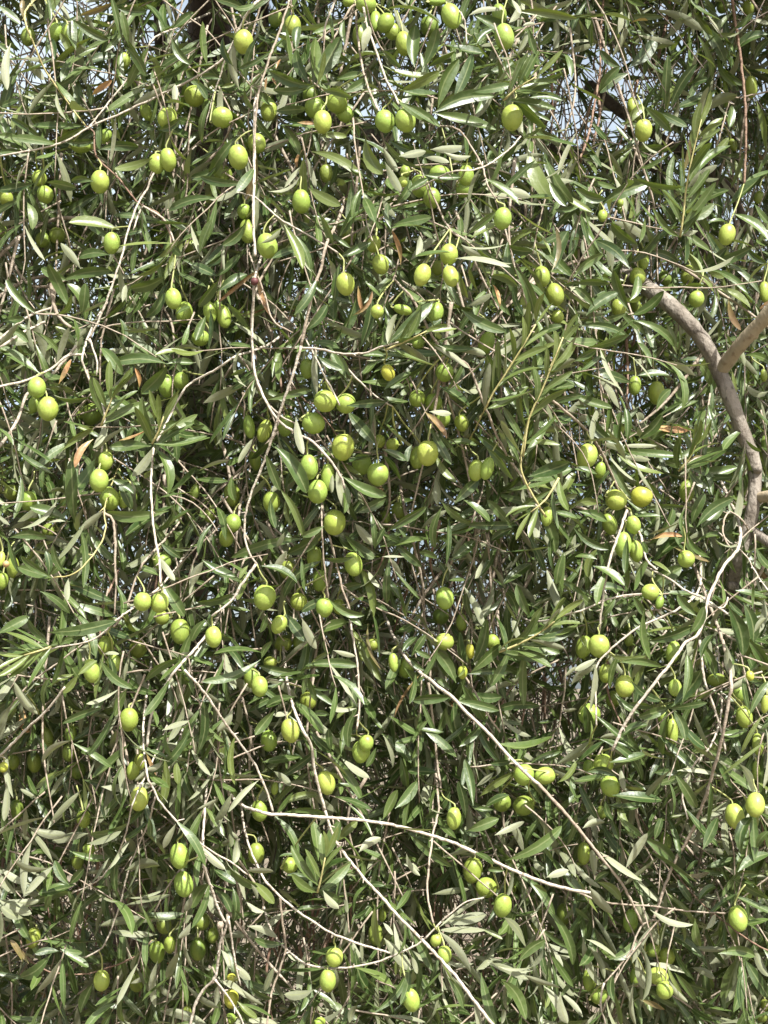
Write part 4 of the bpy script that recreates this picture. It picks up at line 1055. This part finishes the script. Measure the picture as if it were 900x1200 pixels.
def strand(px, py, d, ang, length, shade, leafpx=(40, 70), r0=1.1, keep=0.9):
    """a thin twig from photo pixel px, py at distance d; ang 90 = straight down"""
    step = 15.0 / FPX * d
    a = math.radians(ang)
    dirv = RIGHT * math.cos(a) - UPV * math.sin(a) + FWD * random.gauss(0, 0.25)
    dirv = unit(dirv)
    p = at(px, py, d)
    n = max(3, int(length / 15.0))
    path = [p]
    for i in range(n):
        dirv = unit(dirv + TD * 0.035 + rng.normal(scale=0.07, size=3))
        p = p + dirv * step
        path.append(p)
    path = np.array(path)
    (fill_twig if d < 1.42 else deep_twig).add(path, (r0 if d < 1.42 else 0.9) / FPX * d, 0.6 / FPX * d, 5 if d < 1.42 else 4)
    side = perp(rng.normal(size=3), unit(path[1] - path[0]))
    young = random.random() < 0.12
    tw = random.uniform(0.5, 1.0)
    for i in range(1, n + 1):
        ax = unit(path[i] - path[i - 1])
        side = perp(np.cross(ax, side) + rng.normal(scale=0.25, size=3), ax)
        last = i == n
        for sgn in (1, -1):
            if random.random() > keep * (0.55 + 0.45 * i / n):
                continue
            open_ = random.uniform(0.35, 1.05) if not last else random.uniform(0.15, 0.5)
            la = unit(ax * math.cos(open_) + side * sgn * math.sin(open_) + rng.normal(scale=0.11, size=3) + TD * 0.04)
            L = random.uniform(*leafpx) / FPX * 1.28 * (0.75 if last else 1.0)
            W = L * random.uniform(0.11, 0.17)
            nn = perp(np.array([0, -0.30, 0.62]) + rng.normal(scale=0.55, size=3), la)
            if random.random() < 0.16:
                nn = -nn
            dry = 1.0 if random.random() < 0.002 else 0.0
            yg = 0.65 if young and i > n - 3 else max(0, random.gauss(0.0, 0.12))
            fill_leaf.add(path[i], la, nn, L, W, random.gauss(0.15, 0.5), (yg, dry, random.random()))


def inside(px, py):
    return -190 < px < 1090 and -330 < py < 1400


def clear_of_fruit(R):
    """False for a leaf that would lie in front of an olive"""
    ok = np.ones(len(R), bool)
    for fr in (0.12, 0.35, 0.6, 0.85):
        P = R[:, 0:3] + R[:, 3:6] * (R[:, 9:10] * fr) - R[:, 6:9] * (R[:, 9:10] * R[:, 11:12] * 0.5 * fr * fr)
        rel = P - CAM
        dp = rel @ FWD
        X = 450 + (rel @ RIGHT) / dp * FPX
        Y = 600 - (rel @ UPV) / dp * FPX
        for x, y, rx, ry, d, pr in discs:
            hit = (((X - x) / (rx + 2)) ** 2 + ((Y - y) / (ry + 2)) ** 2 < 1.0) & (dp < d + 0.012)
            if hit.any():
                ok[hit & (rng.random(len(R)) < pr)] = False
    return ok


# fruiting twigs for olives that hang from no traced twig
for x, y, d in sprigs:
    for k in range(random.choice((1, 2))):
        a = random.uniform(60, 120)
        ln = random.uniform(70, 120)
        strand(x - math.cos(math.radians(a)) * ln * 0.75, y - math.sin(math.radians(a)) * ln * 0.75, d + random.uniform(0.005, 0.02), a, ln, 0, (34, 56))

# leaf pairs left along the bare wood
for o, pp, dm, path in BRANCHES:
    side = perp(rng.normal(size=3), unit(path[1] - path[0]))
    for i in range(3, len(path) - 1, 4):
        ax = unit(path[i + 1] - path[i])
        side = perp(np.cross(ax, side), ax)
        for sgn in (1, -1):
            if random.random() < 0.10:
                op = random.uniform(0.5, 1.0)
                la = unit(ax * math.cos(op) + side * sgn * math.sin(op) + TD * 0.15)
                L = random.uniform(0.028, 0.046)
                fill_leaf.add(path[i], la, perp(np.array([0, -0.4, 0.6]) + rng.normal(scale=0.4, size=3), la), L, L * random.uniform(0.14, 0.2), random.gauss(0.15, 0.4), (max(0, random.gauss(0.05, 0.12)), 0.0, random.random()))

# feathery upright shoots that stand out of the crown
for txt in ("568 480 578 460 593 437 610 410 628 380", "613 535 620 490 634 460 646 430 660 395", "797 278 801 250 804 220 812 180 822 140",
            "452 410 466 404 482 397 500 388", "585 764 605 756 632 742 650 728", "795 552 806 540 815 522", "178 520 186 505 192 488", "372 1046 376 1030 381 1005",
            "60 758 45 763 28 768", "655 560 640 585 622 600", "118 500 126 480 134 460", "590 118 605 104 628 90"):
    v_ = nums(txt)
    d = front(v_[0], v_[1]) - 0.035
    sp = spline([at(a, b, d - 0.004 * i) for i, (a, b) in enumerate(zip(v_[0::2], v_[1::2]))], 12.5 / FPX * d)
    sh, shl = Tubes(), Leaves()
    sh.add(sp, 1.5 / FPX * d, 0.8 / FPX * d, 6)
    ax0 = unit(sp[-1] - sp[0])
    side0 = perp(np.cross(ax0, FWD) + rng.normal(scale=0.1, size=3), ax0)
    for i in range(len(sp)):
        ax = unit(sp[min(i + 1, len(sp) - 1)] - sp[max(i - 1, 0)])
        side = perp(side0 * (1 if i % 2 else 0.8) + FWD * (0.0 if i % 2 else -0.6), ax)
        q = i / max(1, len(sp) - 1)
        for sgn in (1, -1):
            op = random.uniform(0.55, 0.95) * (1 - 0.55 * q)
            la = unit(ax * math.cos(op) + side * sgn * math.sin(op) + rng.normal(scale=0.08, size=3))
            L = random.uniform(50, 66) / FPX * d * (1 - 0.35 * q)
            shl.add(sp[i], la, perp(np.array([0.1, -0.75, 0.55]) + rng.normal(scale=0.3, size=3), la), L, L * random.uniform(0.15, 0.19), random.gauss(-0.1, 0.3),
                          (min(0.8, max(0, 0.12 + 0.5 * q * q + random.gauss(0, 0.1))), 0.0, 0.4 + 0.6 * random.random()))
    so_ = under_tree(sh.build("shoot", M_BARK['y']))
    tag(so_, "young upright shoot with paired leaves")
    Rs = shl.arrays()
    lf = shl.build("foliage", so_, True, Rs[clear_of_fruit(Rs)])
    tag(lf, kind='stuff')
    hero.extend((tuple(r), 't', None, 0, 0, None) for r in Rs)
protected = len(fill_leaf.rows)

# layers from the lit face to the deep interior
LAYERS = [  # count, depth behind the face from, to, keep
    (380, -0.012, 0.035, 0.97),
    (720, 0.035, 0.10, 0.97),
    (1150, 0.10, 0.24, 0.95),
    (1450, 0.24, 0.50, 0.95),
    (1800, 0.50, 1.10, 0.95),
    (2200, 1.10, 2.30, 0.95),
]
for cnt, da, db, kp in LAYERS:
    for k in range(cnt):
        px, py = random.uniform(-260, 1160), random.uniform(-330, 1330)
        if da >= 0.24:
            if py < 200 and random.random() < 0.62 * (1 - max(py, 0) / 200.0):
                continue                              # the crown is thin at the top, the sky shows through
        if da < 0.1 and (py < -60 or py > 1260 or px < -110 or px > 1010):
            continue
        d = front(min(max(px, 0), 900), min(max(py, 0), 1200)) + random.uniform(da, db)
        if db < 0.6 and in_gap(px, py + 40) and random.random() < 0.7:
            continue
        strand(px, py, d, random.gauss(86, 58), random.uniform(80, 230), 0, keep=kp)

# the crown goes on above the picture and closes behind it
for k in range(6200):
    px, py = random.uniform(-330, 1350), random.uniform(-1500, -120)
    strand(px, py, 1.42 + random.uniform(0.0, 1.0) ** 2.0 * 2.8, random.gauss(86, 58), random.uniform(110, 240), 0, (46, 76), keep=0.95)
for k in range(5600):
    px, py = random.uniform(-330, 1350), random.uniform(-20, 1300) if k < 3400 else random.uniform(150, 1300)
    strand(px, py, random.uniform(3.0, 4.2), random.gauss(86, 58), random.uniform(60, 160), 0, (34, 50), keep=0.95)

# bare hanging twigs between the leaves
for k in range(420):
    px, py = random.uniform(-60, 960), random.uniform(-60, 1150)
    d = front(px, py) + random.uniform(0.03, 0.35)
    a = math.radians(random.gauss(92, 22))
    ln = random.uniform(90, 300)
    p0 = at(px, py, d); p2 = at(px + math.cos(a) * ln, py + math.sin(a) * ln, d + random.uniform(-0.05, 0.05))
    p1 = (p0 + p2) / 2 + rng.normal(scale=0.008, size=3)
    fill_twig.add(spline([p0, p1, p2], 0.008), random.uniform(1.2, 2.4) / FPX * d, 0.8 / FPX * d, 5, 0.05)

# bundles of thin brown stems where the crown opens
for gx, gy, rx, ry in GAPS:
    for k in range(int(rx * ry / 420)):
        px, py = random.uniform(gx - rx, gx + rx), random.uniform(gy - ry * 1.6, gy)
        d = front(px, py) + random.uniform(0.05, 0.45)
        a = math.radians(random.gauss(93, 13))
        ln = random.uniform(ry * 0.9, ry * 2.0)
        p0 = at(px, py, d); p2 = at(px + math.cos(a) * ln, py + math.sin(a) * ln, d + random.uniform(-0.06, 0.06))
        p1 = (p0 + p2) / 2 + rng.normal(scale=0.007, size=3)
        stem_twig.add(spline([p0, p1, p2], 0.008), random.uniform(1.0, 2.4) / FPX * d, 0.9 / FPX * d, 5, 0.05)

R = fill_leaf.arrays()
# grow clear of the fruit: drop a leaf that would lie in front of an olive
keep = np.ones(len(R), bool)
own = np.arange(len(R)) < protected              # sprigs, shoots and pairs on traced wood
keep &= clear_of_fruit(R)
# the crown opens into dark hollows, and at the top into the sky
rel = R[:, 0:3] + R[:, 3:6] * (R[:, 9:10] * 0.5) - CAM
dp = rel @ FWD
X = 450 + (rel @ RIGHT) / dp * FPX
Y = 600 - (rel @ UPV) / dp * FPX
for gx, gy, rx, ry in GAPS:
    e = ((X - gx) / rx) ** 2 + ((Y - gy) / ry) ** 2
    keep[(e < 1) & (dp > 1.27) & (dp < 2.3) & (rng.random(len(R)) < 0.62 * (1 - 0.5 * np.clip(e, 0, 1)))] = False
for gx, gy, rx, ry in SKY:
    e = ((X - gx) / rx) ** 2 + ((Y - gy) / ry) ** 2
    keep[(e < 1) & (dp > 1.36) & (rng.random(len(R)) < (0.86 if gx < 300 else 0.6))] = False
e = ((X - 240) / 40) ** 2 + ((Y - 15) / 50) ** 2       # the dark trunk shows here
keep[(e < 1) & (dp > 1.29) & (dp < 2.2) & (rng.random(len(R)) < 0.94)] = False
# and clear of most of the bare wood that can be followed in the photo
wood = np.full((700, 520), 9.0)
for q in dense:
    i, j = int(q[1] / 2) + 20, int(q[0] / 2) + 20
    if 1 <= i < 698 and 1 <= j < 518:
        wood[i - 1:i + 2, j - 1:j + 2] = np.minimum(wood[i - 1:i + 2, j - 1:j + 2], q[2])
for h in hero:                                        # the traced leaves count as well
    row = np.array(h[0])
    for s in np.linspace(0.05, 0.95, 14):
        for u in (-0.36, 0.0, 0.36):
            q = row[0:3] + row[3:6] * row[9] * s + np.cross(row[6:9], row[3:6]) * row[10] * u - row[6:9] * row[9] * row[11] * 0.5 * s * s
            rel = q - CAM
            dq = rel @ FWD
            i, j = int((600 - (rel @ UPV) / dq * FPX) / 2) + 20, int((450 + (rel @ RIGHT) / dq * FPX) / 2) + 20
            if 1 <= i < 698 and 1 <= j < 518:
                wood[i:i + 2, j:j + 2] = np.minimum(wood[i:i + 2, j:j + 2], dq)
for fr in (0.1, 0.3, 0.5, 0.7, 0.9):
    P = R[:, 0:3] + R[:, 3:6] * (R[:, 9:10] * fr) - R[:, 6:9] * (R[:, 9:10] * R[:, 11:12] * 0.5 * fr * fr)
    rel = P - CAM
    dp = rel @ FWD
    I = np.clip(((600 - (rel @ UPV) / dp * FPX) / 2).astype(int) + 20, 0, 699)
    J = np.clip(((450 + (rel @ RIGHT) / dp * FPX) / 2).astype(int) + 20, 0, 519)
    hit = (wood[I, J] < 8) & (dp < wood[I, J]) & ~own
    keep[hit & (rng.random(len(R)) < 0.6)] = False
R = R[keep]
fo = under_tree(fill_leaf.build("foliage", None, False, R))
tag(fo, kind='stuff')
tw = under_tree(fill_twig.build("twigs", M_BARK['g']))
tag(tw, kind='stuff')
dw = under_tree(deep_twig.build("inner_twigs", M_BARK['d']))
tag(dw, kind='stuff')
sw = under_tree(stem_twig.build("hanging_stems", M_BARK['r']))
tag(sw, kind='stuff')
print("fill leaves", len(R), "olives", olive_count, "branches", len(BRANCHES), "hero leaves", len(hero))
